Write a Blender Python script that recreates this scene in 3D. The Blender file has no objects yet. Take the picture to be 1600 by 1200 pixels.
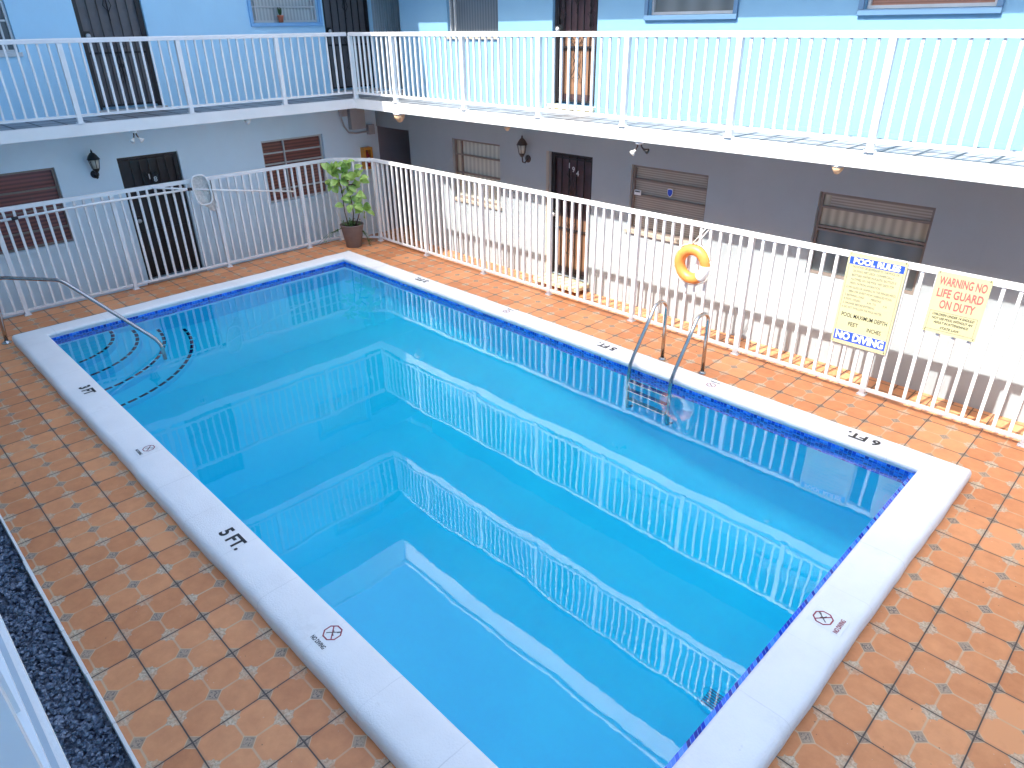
import bpy, bmesh, math, random
from mathutils import Vector, Matrix
R_ = math.radians
scene = bpy.context.scene
col = scene.collection
random.seed(7)

# ------------------------------------------------------------------ camera
cam_d = bpy.data.cameras.new("camera"); cam = bpy.data.objects.new("camera", cam_d); col.objects.link(cam)
RX = Vector((0.7077949461299505, 0.7063056759654976, -0.01259390058011248))
RY = Vector((0.31822569986065735, -0.33471180118842686, -0.8869613374287484))
RZ = Vector((-0.6306811541350315, 0.6237790492186479, -0.4616719393408964))
m = Matrix((RX, -RY, -RZ)).transposed().to_4x4()
m.translation = Vector((10.204566, -6.119867, 3.633701))
cam.matrix_world = m
cam_d.sensor_width = 36; cam_d.lens = 1083.4956 / 1600 * 36
cam_d.clip_start = 0.03; cam_d.clip_end = 500
scene.camera = cam

# ------------------------------------------------------------------ light
SUN = Vector((-0.18, -1.0, 1.32)).normalized()
elev = math.asin(SUN.z); rot = math.atan2(SUN.x, SUN.y)
world = bpy.data.worlds.new("World"); scene.world = world; world.use_nodes = True
wn = world.node_tree.nodes; wl = world.node_tree.links
sky = wn.new("ShaderNodeTexSky"); sky.sky_type = 'NISHITA'; sky.sun_disc = False
sky.sun_elevation = elev; sky.sun_rotation = rot; sky.air_density = 0.85; sky.dust_density = 3.5; sky.ozone_density = 0.6
wl.new(sky.outputs[0], wn["Background"].inputs[0]); wn["Background"].inputs[1].default_value = 0.15
sd = bpy.data.lights.new("sun", 'SUN'); so = bpy.data.objects.new("sun", sd); col.objects.link(so)
sd.energy = 2.0; sd.angle = R_(0.5); sd.color = (1.0, 0.965, 0.91)
so.rotation_euler = SUN.to_track_quat('Z', 'Y').to_euler()
scene.view_settings.view_transform = 'Standard'; scene.view_settings.look = 'None'
scene.view_settings.gamma = 1.0
scene.view_settings.exposure = 2.25
scene.cycles.max_bounces = 16; scene.cycles.diffuse_bounces = 8; scene.cycles.glossy_bounces = 5
scene.cycles.transmission_bounces = 12
scene.cycles.use_denoising = True

# ------------------------------------------------------------------ helpers
def tag(o, label=None, cat=None, group=None, kind=None):
    if label: o["label"] = label
    if cat: o["category"] = cat
    if group: o["group"] = group
    if kind: o["kind"] = kind
    return o
def empty(name, loc=(0, 0, 0), label=None, cat=None, group=None):
    o = bpy.data.objects.new(name, None); col.objects.link(o); o.location = loc
    o.empty_display_size = .2
    return tag(o, label, cat, group)

class MB:
    """collects shapes in world coordinates; build() links them as one mesh object"""
    def __init__(s): s.v = []; s.f = []; s.sm = []
    def add(s, vs, fs, smooth=False):
        n = len(s.v); s.v += [tuple(v) for v in vs]; s.f += [tuple(i + n for i in f) for f in fs]
        s.sm += [smooth] * len(fs); return s
    def box(s, x0, x1, y0, y1, z0, z1):
        if x0 > x1: x0, x1 = x1, x0
        if y0 > y1: y0, y1 = y1, y0
        if z0 > z1: z0, z1 = z1, z0
        v = [(x0,y0,z0),(x1,y0,z0),(x1,y1,z0),(x0,y1,z0),(x0,y0,z1),(x1,y0,z1),(x1,y1,z1),(x0,y1,z1)]
        return s.add(v, [(0,3,2,1),(4,5,6,7),(0,1,5,4),(1,2,6,5),(2,3,7,6),(3,0,4,7)])
    def quad(s, a, b, c, d): return s.add([a, b, c, d], [(0,1,2,3)])
    def bar(s, a, b, w, h=None, up=(0,0,1)):
        a = Vector(a); b = Vector(b); h = h or w
        d = (b - a).normalized(); u = Vector(up)
        if abs(d.dot(u)) > .98: u = Vector((1,0,0))
        x = d.cross(u).normalized() * w / 2; y = x.cross(d).normalized() * h / 2
        v = [a-x-y, a+x-y, a+x+y, a-x+y, b-x-y, b+x-y, b+x+y, b-x+y]
        return s.add(v, [(0,3,2,1),(4,5,6,7),(0,1,5,4),(1,2,6,5),(2,3,7,6),(3,0,4,7)])
    def tube(s, pts, r, n=10, close=False):
        P = [Vector(p) for p in pts]; rr = r if isinstance(r, (list, tuple)) else [r] * len(P)
        rings = []; prev = None
        for i, p in enumerate(P):
            if close: t = (P[(i+1) % len(P)] - P[i-1]).normalized()
            else: t = (P[min(i+1, len(P)-1)] - P[max(i-1, 0)]).normalized()
            if prev is None:
                a = Vector((0,0,1)) if abs(t.z) < .9 else Vector((1,0,0)); x = t.cross(a).normalized()
            else: x = (prev - t * prev.dot(t)).normalized()
            prev = x; y = t.cross(x)
            rings.append([p + (x*math.cos(k*2*math.pi/n) + y*math.sin(k*2*math.pi/n)) * rr[i] for k in range(n)])
        v = [q for g in rings for q in g]; f = []
        m_ = len(P) if close else len(P) - 1
        for i in range(m_):
            j = (i+1) % len(P)
            for k in range(n): f.append((i*n+k, i*n+(k+1) % n, j*n+(k+1) % n, j*n+k))
        if not close: f += [tuple(range(n))[::-1], tuple((len(P)-1)*n+k for k in range(n))]
        return s.add(v, f, True)
    def lathe(s, c, prof, n=24, axis=(0,0,1)):
        c = Vector(c); q = Vector((0,0,1)).rotation_difference(Vector(axis).normalized())
        v = []; f = []
        for r, z in prof:
            for k in range(n):
                a = k*2*math.pi/n; v.append(c + q @ Vector((r*math.cos(a), r*math.sin(a), z)))
        for i in range(len(prof)-1):
            for k in range(n): f.append((i*n+k, i*n+(k+1) % n, (i+1)*n+(k+1) % n, (i+1)*n+k))
        f.append(tuple(range(n))[::-1]); f.append(tuple((len(prof)-1)*n+k for k in range(n)))
        return s.add(v, f, True)
    def build(s, name, mat, parent=None, bevel=0, origin=None):
        me = bpy.data.meshes.new(name)
        o_ = Vector(origin) if origin is not None else Vector((0,0,0))
        base = Vector((0,0,0))
        if parent is not None:
            p = parent
            while p is not None: base += p.location; p = p.parent
        off = base + o_
        me.from_pydata([Vector(v) - off for v in s.v], [], s.f)
        me.polygons.foreach_set("use_smooth", s.sm); me.update()
        me.materials.append(mat)
        o = bpy.data.objects.new(name, me); col.objects.link(o)
        if parent is not None: o.parent = parent
        o.location = o_
        if bevel:
            md = o.modifiers.new("bevel", 'BEVEL'); md.width = bevel; md.segments = 2; md.limit_method = 'ANGLE'
        elif any(s.sm):
            pass
        return o
    def top(s, name, mat, bevel=0):   # a top-level mesh with its origin at its base centre
        xs = [v[0] for v in s.v]; ys = [v[1] for v in s.v]; zs = [v[2] for v in s.v]
        return s.build(name, mat, None, bevel, ((min(xs)+max(xs))/2, (min(ys)+max(ys))/2, min(zs)))

# ------------------------------------------------------------------ materials
def nt(name):
    m_ = bpy.data.materials.new(name); m_.use_nodes = True
    t = m_.node_tree; return m_, t, t.nodes, t.links, t.nodes["Principled BSDF"]
def coords(n, l, scale=(1,1,1), obj=False):
    g = n.new("ShaderNodeNewGeometry"); mp = n.new("ShaderNodeMapping"); mp.inputs["Scale"].default_value = scale
    l.new(g.outputs["Position"], mp.inputs["Vector"]); return mp.outputs["Vector"]
def noise(n, l, vec, scale, detail=4, rough=.5):
    t = n.new("ShaderNodeTexNoise"); t.inputs["Scale"].default_value = scale; t.inputs["Detail"].default_value = detail
    t.inputs["Roughness"].default_value = rough; l.new(vec, t.inputs["Vector"]); return t.outputs["Fac"]
def ramp(n, l, fac, stops):
    r = n.new("ShaderNodeValToRGB"); l.new(fac, r.inputs["Fac"]); e = r.color_ramp.elements
    while len(e) < len(stops): e.new(.5)
    for k, (p, c) in enumerate(stops):
        e[k].position = p; e[k].color = (*c, 1) if not isinstance(c, (int, float)) else (c, c, c, 1)
    return r.outputs["Color"]
def mixc(n, l, fac, a, b):
    m_ = n.new("ShaderNodeMix"); m_.data_type = 'RGBA'
    if isinstance(fac, (int, float)): m_.inputs[0].default_value = fac
    else: l.new(fac, m_.inputs[0])
    for i, c in ((6, a), (7, b)):
        if isinstance(c, (tuple, list)): m_.inputs[i].default_value = (*c, 1)
        else: l.new(c, m_.inputs[i])
    return m_.outputs[2]
def bump(n, l, h, strength, dist, bs):
    b = n.new("ShaderNodeBump"); b.inputs["Strength"].default_value = strength; b.inputs["Distance"].default_value = dist
    l.new(h, b.inputs["Height"]); l.new(b.outputs[0], bs.inputs["Normal"]); return b
def math_(n, l, op, a, b=None, c=None):
    m_ = n.new("ShaderNodeMath"); m_.operation = op
    for i, x in enumerate((a, b, c)):
        if x is None: continue
        if isinstance(x, (int, float)): m_.inputs[i].default_value = x
        else: l.new(x, m_.inputs[i])
    return m_.outputs[0]

def paint(name, c, rough=.5, var=.12, scale=3.0, metallic=0, bmp=0.0, bscale=60, spec=.5, coat=0, dirt=None):
    """paint, metal, fabric: a base colour with soft wear in it"""
    m_, t, n, l, bs = nt(name)
    v = coords(n, l)
    f = noise(n, l, v, scale, 6, .6)
    d = tuple(x * (1 - var) for x in c); u = tuple(min(1, x * (1 + var * .6)) for x in c)
    cc = ramp(n, l, f, [(.3, d), (.7, u)])
    if dirt:
        f2 = noise(n, l, v, dirt[1], 8, .7)
        k = ramp(n, l, f2, [(dirt[2], 0.0), (dirt[2] + .08, 1.0)])
        kk = math_(n, l, 'MULTIPLY', k, dirt[3] if len(dirt) > 3 else .8)
        cc = mixc(n, l, kk, cc, dirt[0])
    l.new(cc, bs.inputs["Base Color"])
    bs.inputs["Roughness"].default_value = rough; bs.inputs["Metallic"].default_value = metallic
    bs.inputs["Specular IOR Level"].default_value = spec; bs.inputs["Coat Weight"].default_value = coat
    bs.inputs["Coat Roughness"].default_value = .04
    if bmp: bump(n, l, noise(n, l, v, bscale, 4, .6), bmp, .01, bs)
    return m_

def streaks(m_, c2, amt=.35, zs=.35):
    n = m_.node_tree.nodes; l = m_.node_tree.links; bs = n["Principled BSDF"]
    src = bs.inputs["Base Color"].links[0].from_socket
    v = coords(n, l, (5, 5, zs)); v2 = coords(n, l, (1.2, 1.2, 1.0))
    a = ramp(n, l, noise(n, l, v, 1.6, 5, .6), [(.52, 0.0), (.75, 1.0)])
    b_ = ramp(n, l, noise(n, l, v2, 1.0, 7, .7), [(.42, 0.0), (.72, 1.0)])
    k = math_(n, l, 'MULTIPLY', math_(n, l, 'MAXIMUM', math_(n, l, 'MULTIPLY', a, b_), math_(n, l, 'MULTIPLY', b_, .35)), amt)
    l.new(mixc(n, l, k, src, c2), bs.inputs["Base Color"])
M = {}
M['white_metal'] = paint("white_metal_paint", (.76, .76, .75), .38, .05, 8, dirt=((.42, .27, .16), 17, .665, .6))
M['coping'] = paint("coping_white", (.86, .85, .83), .7, .05, 2.5, bmp=.35, bscale=90, dirt=((.42, .41, .39), 5.5, .665, .45))
def add_joints(m_):
    n = m_.node_tree.nodes; l = m_.node_tree.links; bs = n["Principled BSDF"]
    src = bs.inputs["Base Color"].links[0].from_socket
    g = n.new("ShaderNodeNewGeometry"); sp = n.new("ShaderNodeSeparateXYZ"); l.new(g.outputs["Position"], sp.inputs[0])
    wob = math_(n, l, 'MULTIPLY', noise(n, l, g.outputs["Position"], 12, 3), .02)
    def jl(c, o):
        q = math_(n, l, 'ABSOLUTE', math_(n, l, 'SUBTRACT', math_(n, l, 'FRACT', math_(n, l, 'ADD', math_(n, l, 'DIVIDE', math_(n, l, 'SUBTRACT', c, o), .61), wob)), .5))
        return math_(n, l, 'LESS_THAN', math_(n, l, 'SUBTRACT', .5, q), .0055)
    j = math_(n, l, 'MAXIMUM', jl(sp.outputs[0], .335), jl(sp.outputs[1], -4.45))
    k = math_(n, l, 'MULTIPLY', j, ramp(n, l, noise(n, l, g.outputs["Position"], 3, 4), [(.35, .06), (.65, .34)]))
    c = mixc(n, l, k, src, (.45, .45, .44))
    # scuffs
    sc = ramp(n, l, noise(n, l, g.outputs["Position"], 1.7, 7, .72), [(.60, 0.0), (.72, .35)])
    c = mixc(n, l, sc, c, (.60, .58, .55))
    l.new(c, bs.inputs["Base Color"])
add_joints(M['coping'])
M['slab_white'] = paint("slab_white", (.80, .79, .76), .7, .05, 2, bmp=.2)
M['wall_blue'] = paint("wall_light_blue", (.47, .75, .93), .75, .04, .8, bmp=.35, bscale=160, spec=.3)
M['wall_grey'] = paint("wall_pale_blue", (.72, .86, .93), .75, .05, .9, bmp=.35, bscale=160, spec=.3)
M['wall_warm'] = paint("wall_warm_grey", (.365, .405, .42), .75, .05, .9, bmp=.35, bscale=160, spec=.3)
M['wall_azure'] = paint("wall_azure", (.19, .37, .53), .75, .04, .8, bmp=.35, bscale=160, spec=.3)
M['trim_dark'] = paint("trim_shade_blue", (.10, .20, .33), .5, .06, 4)  # darker copy of the blue trim, shade put into the colour of sunlit casings
M['trim_blue'] = paint("trim_blue", (.22, .46, .74), .5, .06, 4)
M['soffit'] = paint("soffit_grey", (.66, .66, .66), .8, .06, 1.5)
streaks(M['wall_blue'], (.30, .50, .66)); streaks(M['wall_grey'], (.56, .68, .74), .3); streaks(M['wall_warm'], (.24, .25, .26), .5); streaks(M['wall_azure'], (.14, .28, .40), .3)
M['wall_passage_shade'] = paint("wall_passage_shade", (.25, .24, .27), .8, .1, 1.2, bmp=.3, bscale=120)  # left wall paint darkened, the passage's shade put into the colour
M['dark_gate'] = paint("dark_iron", (.018, .016, .018), .45, .3, 9)
M['brown_door'] = paint("brown_door", (.075, .042, .048), .5, .25, 6)
M['grey_door'] = paint("grey_door", (.12, .115, .12), .5, .15, 6)
M['dark_door'] = paint("dark_door", (.022, .016, .017), .5, .3, 6)
M['tan_door_sunlit'] = paint("tan_door_sunlit", (.24, .13, .075), .5, .2, 3)  # sunlit tone of the brown door, used on its lower half
M['black'] = paint("black_iron", (.012, .013, .014), .4, .3, 20)
M['bronze'] = paint("bronze_iron", (.05, .032, .028), .45, .3, 20)
M['bronze_frame'] = paint("bronze_frame", (.24, .19, .16), .45, .1, 12)
M['alu'] = paint("aluminium_frame", (.55, .56, .56), .35, .08, 10, metallic=.3)
M['beige_trim'] = paint("beige_trim", (.42, .36, .29), .6, .1, 6)
M['steel'] = paint("stainless_steel", (.50, .48, .46), .18, .12, 14, metallic=1)
M['lamp_glass'] = paint("lamp_glass", (.55, .53, .45), .12, .1, 8, coat=1)
M['orange'] = paint("life_ring_orange", (.80, .27, .06), .42, .14, 9, bmp=.15, bscale=120)
M['rope'] = paint("rope_white", (.72, .70, .62), .9, .15, 60)
M['sign_cream'] = paint("sign_cream", (.47, .44, .245), .45, .05, 5)
M['ink'] = paint("ink_black", (.02, .02, .022), .5, .2, 40)
M['ink_fade'] = paint("ink_faded", (.12, .12, .11), .5, .2, 40)
M['ink_red'] = paint("ink_red", (.72, .10, .10), .5, .15, 40)
M['ink_maroon'] = paint("ink_maroon", (.32, .03, .05), .5, .15, 40)
M['sign_blue'] = paint("sign_blue", (.02, .07, .55), .45, .1, 20)
M['sign_white'] = paint("sign_white", (.82, .82, .80), .5, .04, 20)
M['pot'] = paint("pot_brown", (.17, .125, .11), .5, .12, 12, bmp=.1)
M['soil'] = paint("soil", (.03, .022, .015), .95, .4, 40, bmp=.6, bscale=60)
M['bark'] = paint("bark", (.075, .05, .032), .85, .4, 30, bmp=.6, bscale=50)
M['terra'] = paint("terracotta", (.62, .17, .09), .7, .1, 20)
M['cactus'] = paint("succulent_green", (.03, .09, .03), .5, .4, 60)
M['yellow_step'] = paint("cream_step", (.66, .58, .36), .7, .08, 5)
M['grey_step'] = paint("grey_step", (.50, .49, .47), .7, .1, 5)
M['cab_orange'] = paint("cabinet_orange", (.70, .30, .045), .45, .1, 12)
M['red'] = paint("extinguisher_red", (.30, .02, .02), .35, .1, 12)
M['grey_box'] = paint("grey_enamel", (.42, .40, .39), .55, .06, 8)
M['lamp_white'] = paint("bulb_white", (.70, .68, .62), .3, .05, 12)
M['peach'] = paint("peach_glass", (.70, .46, .26), .35, .08, 12)
M['net'] = paint("net_mesh", (.66, .64, .60), .9, .25, 30, bmp=.5, bscale=200)
M['deck_edge'] = paint("edge_white", (.78, .76, .74), .8, .06, 5, bmp=.3)
M['pale_panel'] = None

def leaf_mat(name, a, b):
    m_, t, n, l, bs = nt(name)
    oi = n.new("ShaderNodeNewGeometry"); v = coords(n, l)
    f = noise(n, l, v, 14, 2)
    c = ramp(n, l, f, [(.35, a), (.65, b)]); l.new(c, bs.inputs["Base Color"])
    bs.inputs["Roughness"].default_value = .35
    tr = n.new("ShaderNodeBsdfTranslucent"); l.new(c, tr.inputs["Color"])
    mx = n.new("ShaderNodeMixShader"); mx.inputs[0].default_value = .35
    l.new(bs.outputs[0], mx.inputs[1]); l.new(tr.outputs[0], mx.inputs[2]); l.new(mx.outputs[0], n["Material Output"].inputs[0])
    return m_
M['leaf'] = leaf_mat("leaf_bright", (.28, .48, .08), (.50, .70, .24))
M['leaf_small'] = leaf_mat("leaf_small", (.05, .13, .03), (.12, .24, .06))

def curtain(name, a, b, axis='X', scale=26, rough=.35, coat=.6, streak=None):
    """pane with a curtain or blind behind the glass"""
    m_, t, n, l, bs = nt(name)
    v = coords(n, l)
    w = n.new("ShaderNodeTexWave"); w.bands_direction = axis; w.inputs["Scale"].default_value = scale
    w.inputs["Distortion"].default_value = .8 if axis != 'Z' else .1; w.inputs["Detail"].default_value = 2
    w.inputs["Detail Scale"].default_value = .5
    l.new(v, w.inputs["Vector"])
    f2 = noise(n, l, v, 2.2, 3)
    mm = math_(n, l, 'ADD', math_(n, l, 'MULTIPLY', w.outputs["Fac"], .6), math_(n, l, 'MULTIPLY', f2, .5))
    l.new(ramp(n, l, mm, [(.2, a), (.85, b)]), bs.inputs["Base Color"])
    bs.inputs["Roughness"].default_value = rough; bs.inputs["Coat Weight"].default_value = coat
    bs.inputs["Coat Roughness"].default_value = .03
    return m_
M['cur_white'] = curtain("curtain_white", (.30, .33, .33), (.52, .55, .53), 'Y', 5)
M['cur_grey'] = curtain("curtain_grey", (.40, .39, .33), (.58, .57, .48), 'X', 3)
M['cur_dark'] = curtain("curtain_slate", (.06, .075, .09), (.12, .14, .16), 'X', 5)
M['blind_brown'] = curtain("blind_brown", (.26, .215, .17), (.44, .37, .30), 'Z', 10, .4, .2)
M['blind_red'] = curtain("blind_red_brown", (.10, .030, .026), (.26, .08, .06), 'Z', 5.5, .35, .25)
M['blind_orange'] = curtain("blind_orange", (.22, .10, .06), (.34, .17, .11), 'Z', 12)
M['glass_dark'] = curtain("glass_dark", (.11, .125, .125), (.17, .19, .19), 'X', 1)
M['cur_beige'] = curtain("curtain_beige", (.36, .29, .20), (.56, .47, .33), 'X', 3)
M['panel_ribbed'] = curtain("ribbed_panel", (.34, .42, .46), (.46, .55, .60), 'Y', 6, .5, 0)

def tile_mat(name, px, py, ox, oy, pattern=True, base=((.53, .190, .066), (.74, .315, .128)), grout=(.07, .05, .038), gw=.0072):
    m_, t, n, l, bs = nt(name)
    g = n.new("ShaderNodeNewGeometry"); sp = n.new("ShaderNodeSeparateXYZ"); l.new(g.outputs["Position"], sp.inputs[0])
    def cell(c, p, o): return math_(n, l, 'DIVIDE', math_(n, l, 'SUBTRACT', c, o), p)
    cu = cell(sp.outputs[0], px, ox); cv = cell(sp.outputs[1], py, oy)
    # u,v in 0..1, tile corners on integers
    u = math_(n, l, 'SUBTRACT', math_(n, l, 'FRACT', cu), .5); v = math_(n, l, 'SUBTRACT', math_(n, l, 'FRACT', cv), .5)
    au = math_(n, l, 'ABSOLUTE', u); av = math_(n, l, 'ABSOLUTE', v)
    fl = n.new("ShaderNodeCombineXYZ")
    l.new(math_(n, l, 'FLOOR', cu), fl.inputs[0]); l.new(math_(n, l, 'FLOOR', cv), fl.inputs[1])
    wn_ = n.new("ShaderNodeTexWhiteNoise"); wn_.noise_dimensions = '3D'; l.new(fl.outputs[0], wn_.inputs["Vector"])
    P = g.outputs["Position"]
    n1 = noise(n, l, P, 9, 6, .65); n2 = noise(n, l, P, 90, 3, .6); n3 = noise(n, l, P, 1.1, 3)
    s = math_(n, l, 'ADD', math_(n, l, 'MULTIPLY', n1, .5), math_(n, l, 'ADD', math_(n, l, 'MULTIPLY', n3, .25), math_(n, l, 'MULTIPLY', wn_.outputs["Value"], .30)))
    c = ramp(n, l, s, [(.3, base[0]), (.66, base[1])])
    def mask(x, w, soft=.008):   # 1 where x < w
        mr = n.new("ShaderNodeMapRange"); mr.inputs["From Min"].default_value = w; mr.inputs["From Max"].default_value = w + soft
        mr.inputs["To Min"].default_value = 1; mr.inputs["To Max"].default_value = 0; l.new(x, mr.inputs["Value"]); return mr.outputs[0]
    h = None
    if pattern:
        beige = (.58, .43, .27); dark = (.10, .075, .06)
        fade = ramp(n, l, noise(n, l, P, 5, 5), [(.30, .35), (.60, 1.0)])
        # thin lines along the tile's middle
        ln = math_(n, l, 'MAXIMUM', mask(au, .009, .008), mask(av, .009, .008))
        c = mixc(n, l, math_(n, l, 'MULTIPLY', ln, math_(n, l, 'MULTIPLY', fade, .75)), c, beige)
        # star at each edge middle: square plus diamond
        def star(a, b):   # a = distance to edge middle along one axis, b along the other
            sq = mask(math_(n, l, 'MAXIMUM', a, b), .092); di = mask(math_(n, l, 'ADD', a, b), .150)
            return math_(n, l, 'MAXIMUM', sq, di)
        eu = math_(n, l, 'SUBTRACT', .5, au); ev = math_(n, l, 'SUBTRACT', .5, av)
        st = math_(n, l, 'MAXIMUM', star(eu, av), star(ev, au))
        spk = ramp(n, l, noise(n, l, P, 60, 4, .7), [(.38, (.33, .25, .16)), (.58, (.62, .52, .37))])
        c = mixc(n, l, math_(n, l, 'MULTIPLY', st, math_(n, l, 'MULTIPLY', fade, .85)), c, spk)
        # diamonds in the middle and at the corners
        for dd in (math_(n, l, 'ADD', au, av), math_(n, l, 'ADD', eu, ev)):
            outer = mask(dd, .120); ring1 = mask(dd, .104); ring2 = mask(dd, .078)
            c = mixc(n, l, math_(n, l, 'MULTIPLY', outer, .8), c, beige)
            c = mixc(n, l, math_(n, l, 'MULTIPLY', ring1, math_(n, l, 'MULTIPLY', fade, .65)), c, dark)
            mot = ramp(n, l, noise(n, l, P, 75, 3, .6), [(.42, (.10, .08, .07)), (.52, (.46, .33, .23))])
            c = mixc(n, l, math_(n, l, 'MULTIPLY', ring2, math_(n, l, 'MULTIPLY', fade, .85)), c, mot)
    spec = ramp(n, l, noise(n, l, P, 38, 2, .5), [(.74, 0.0), (.77, 1.0)])
    c = mixc(n, l, math_(n, l, 'MULTIPLY', spec, .45), c, (.72, .62, .50))
    spd = ramp(n, l, noise(n, l, P, 27, 2, .5), [(.235, 1.0), (.26, 0.0)])
    c = mixc(n, l, math_(n, l, 'MULTIPLY', spd, .7), c, (.05, .035, .03))
    edge = math_(n, l, 'SUBTRACT', .5, math_(n, l, 'MAXIMUM', au, av))
    wob = math_(n, l, 'ADD', edge, math_(n, l, 'MULTIPLY', math_(n, l, 'SUBTRACT', n1, .5), .006))
    gm = mask(wob, gw, .004)
    gs = mask(wob, gw * 2.6, .03)
    c = mixc(n, l, math_(n, l, 'MULTIPLY', gs, .18), c, (.16, .09, .055))
    c = mixc(n, l, gm, c, grout)
    l.new(c, bs.inputs["Base Color"])
    rr = n.new("ShaderNodeMapRange"); rr.inputs["To Min"].default_value = .36; rr.inputs["To Max"].default_value = .62
    l.new(n1, rr.inputs["Value"]); l.new(rr.outputs[0], bs.inputs["Roughness"])
    hh = math_(n, l, 'SUBTRACT', math_(n, l, 'MULTIPLY', n2, .12), gm)
    bump(n, l, hh, .5, .004, bs)
    return m_
TX, TY, TOX, TOY = .4516, .4504, 3.8958, -5.6217
M['deck_tile'] = tile_mat("deck_terracotta_tiles", TX, TY, TOX, TOY)
M['walk_tile'] = tile_mat("walkway_small_tiles", .20, .20, .05, .02, False, ((.50, .20, .085), (.64, .30, .14)), (.10, .06, .04), .03)
M['grey_tile'] = tile_mat("balcony_grey_tiles", .31, .31, .02, .1, False, ((.22, .235, .25), (.33, .35, .37)), (.03, .035, .04), .045)

# pool interior
def pool_mat(name, a, b):
    m_, t, n, l, bs = nt(name)
    v = coords(n, l); f = noise(n, l, v, 1.3, 5, .55); f2 = noise(n, l, v, 30, 3)
    s = math_(n, l, 'ADD', math_(n, l, 'MULTIPLY', f, .8), math_(n, l, 'MULTIPLY', f2, .2))
    l.new(ramp(n, l, s, [(.35, a), (.65, b)]), bs.inputs["Base Color"]); bs.inputs["Roughness"].default_value = .8
    return m_
M['pool'] = pool_mat("pool_plaster", (.0, .71, .92), (.0, .785, .96))
# mosaic band
m_, t, n, l, bs = nt("mosaic_blue")
g = n.new("ShaderNodeNewGeometry"); sp = n.new("ShaderNodeSeparateXYZ"); l.new(g.outputs["Position"], sp.inputs[0])
hx = math_(n, l, 'ADD', sp.outputs[0], sp.outputs[1])
cu = math_(n, l, 'DIVIDE', hx, .038); cv = math_(n, l, 'DIVIDE', sp.outputs[2], .031)
cb = n.new("ShaderNodeCombineXYZ"); l.new(math_(n, l, 'FLOOR', cu), cb.inputs[0]); l.new(math_(n, l, 'FLOOR', cv), cb.inputs[1])
w_ = n.new("ShaderNodeTexWhiteNoise"); l.new(cb.outputs[0], w_.inputs["Vector"])
cc = ramp(n, l, w_.outputs["Value"], [(.0, (.002, .015, .24)), (.3, (.004, .05, .55)), (.55, (.015, .14, .85)), (1.0, (.07, .32, .95))])
eu = math_(n, l, 'ABSOLUTE', math_(n, l, 'SUBTRACT', math_(n, l, 'FRACT', cu), .5)); ev = math_(n, l, 'ABSOLUTE', math_(n, l, 'SUBTRACT', math_(n, l, 'FRACT', cv), .5))
gr = math_(n, l, 'GREATER_THAN', math_(n, l, 'MAXIMUM', eu, ev), .44)
l.new(mixc(n, l, gr, cc, (.14, .38, .90)), bs.inputs["Base Color"]); bs.inputs["Roughness"].default_value = .15
M['mosaic'] = m_
M['mosaic_dark'] = paint("step_tile_navy", (.006, .010, .045), .25, .3, 30)
# water: a real refracting, reflecting surface
m_, t, n, l, bs = nt("water")
n.remove(bs)
gl = n.new("ShaderNodeBsdfGlossy"); gl.inputs["Roughness"].default_value = 0.0; gl.inputs["Color"].default_value = (1, 1, 1, 1)
rf = n.new("ShaderNodeBsdfRefraction"); rf.inputs["Roughness"].default_value = 0.0; rf.inputs["IOR"].default_value = 1.33
rf.inputs["Color"].default_value = (.93, 1, 1, 1)
fr = n.new("ShaderNodeFresnel"); fr.inputs["IOR"].default_value = 1.60
mx = n.new("ShaderNodeMixShader")
v = coords(n, l)
h1 = noise(n, l, v, 1.6, 1, .4); h2 = noise(n, l, v, 7.5, 3, .5)
hh = math_(n, l, 'ADD', h1, math_(n, l, 'MULTIPLY', h2, .085))
bp = n.new("ShaderNodeBump"); bp.inputs["Strength"].default_value = 1.0; bp.inputs["Distance"].default_value = .0022
l.new(hh, bp.inputs["Height"])
for q in (gl, rf): l.new(bp.outputs[0], q.inputs["Normal"])
l.new(bp.outputs[0], fr.inputs["Normal"])
l.new(fr.outputs[0], mx.inputs[0]); l.new(rf.outputs[0], mx.inputs[1]); l.new(gl.outputs[0], mx.inputs[2])
l.new(mx.outputs[0], n["Material Output"].inputs[0])
M['water'] = m_
# crushed dark stones
m_, t, n, l, bs = nt("dark_stones")
oi = n.new("ShaderNodeNewGeometry")
v = coords(n, l); f = noise(n, l, v, 45, 3)
l.new(ramp(n, l, f, [(.3, (.05, .07, .11)), (.5, (.12, .155, .22)), (.68, (.28, .33, .41))]), bs.inputs["Base Color"]); bs.inputs["Roughness"].default_value = .45
M['stones'] = m_
M['ground'] = paint("courtyard_concrete", (.30, .29, .27), .85, .15, 1.2, bmp=.3)

# ------------------------------------------------------------------ dimensions
PX0, PX1, PY0, PY1 = .08, 9.135, -4.555, -.085        # coping inner edge
CT = .14                                               # coping top
WZ = .04                                               # water level
WR, WL_ = 2.3, -2.05                                   # wall planes (right: y, left: x)
SR, SL = 1.29, -1.17                                   # balcony edges
Z2B, Z2 = 2.32, 2.477
DH = 2.67                                              # storey height
GZ = -.26                                              # walkway level
XE = 14.0                                              # right end of everything

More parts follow.
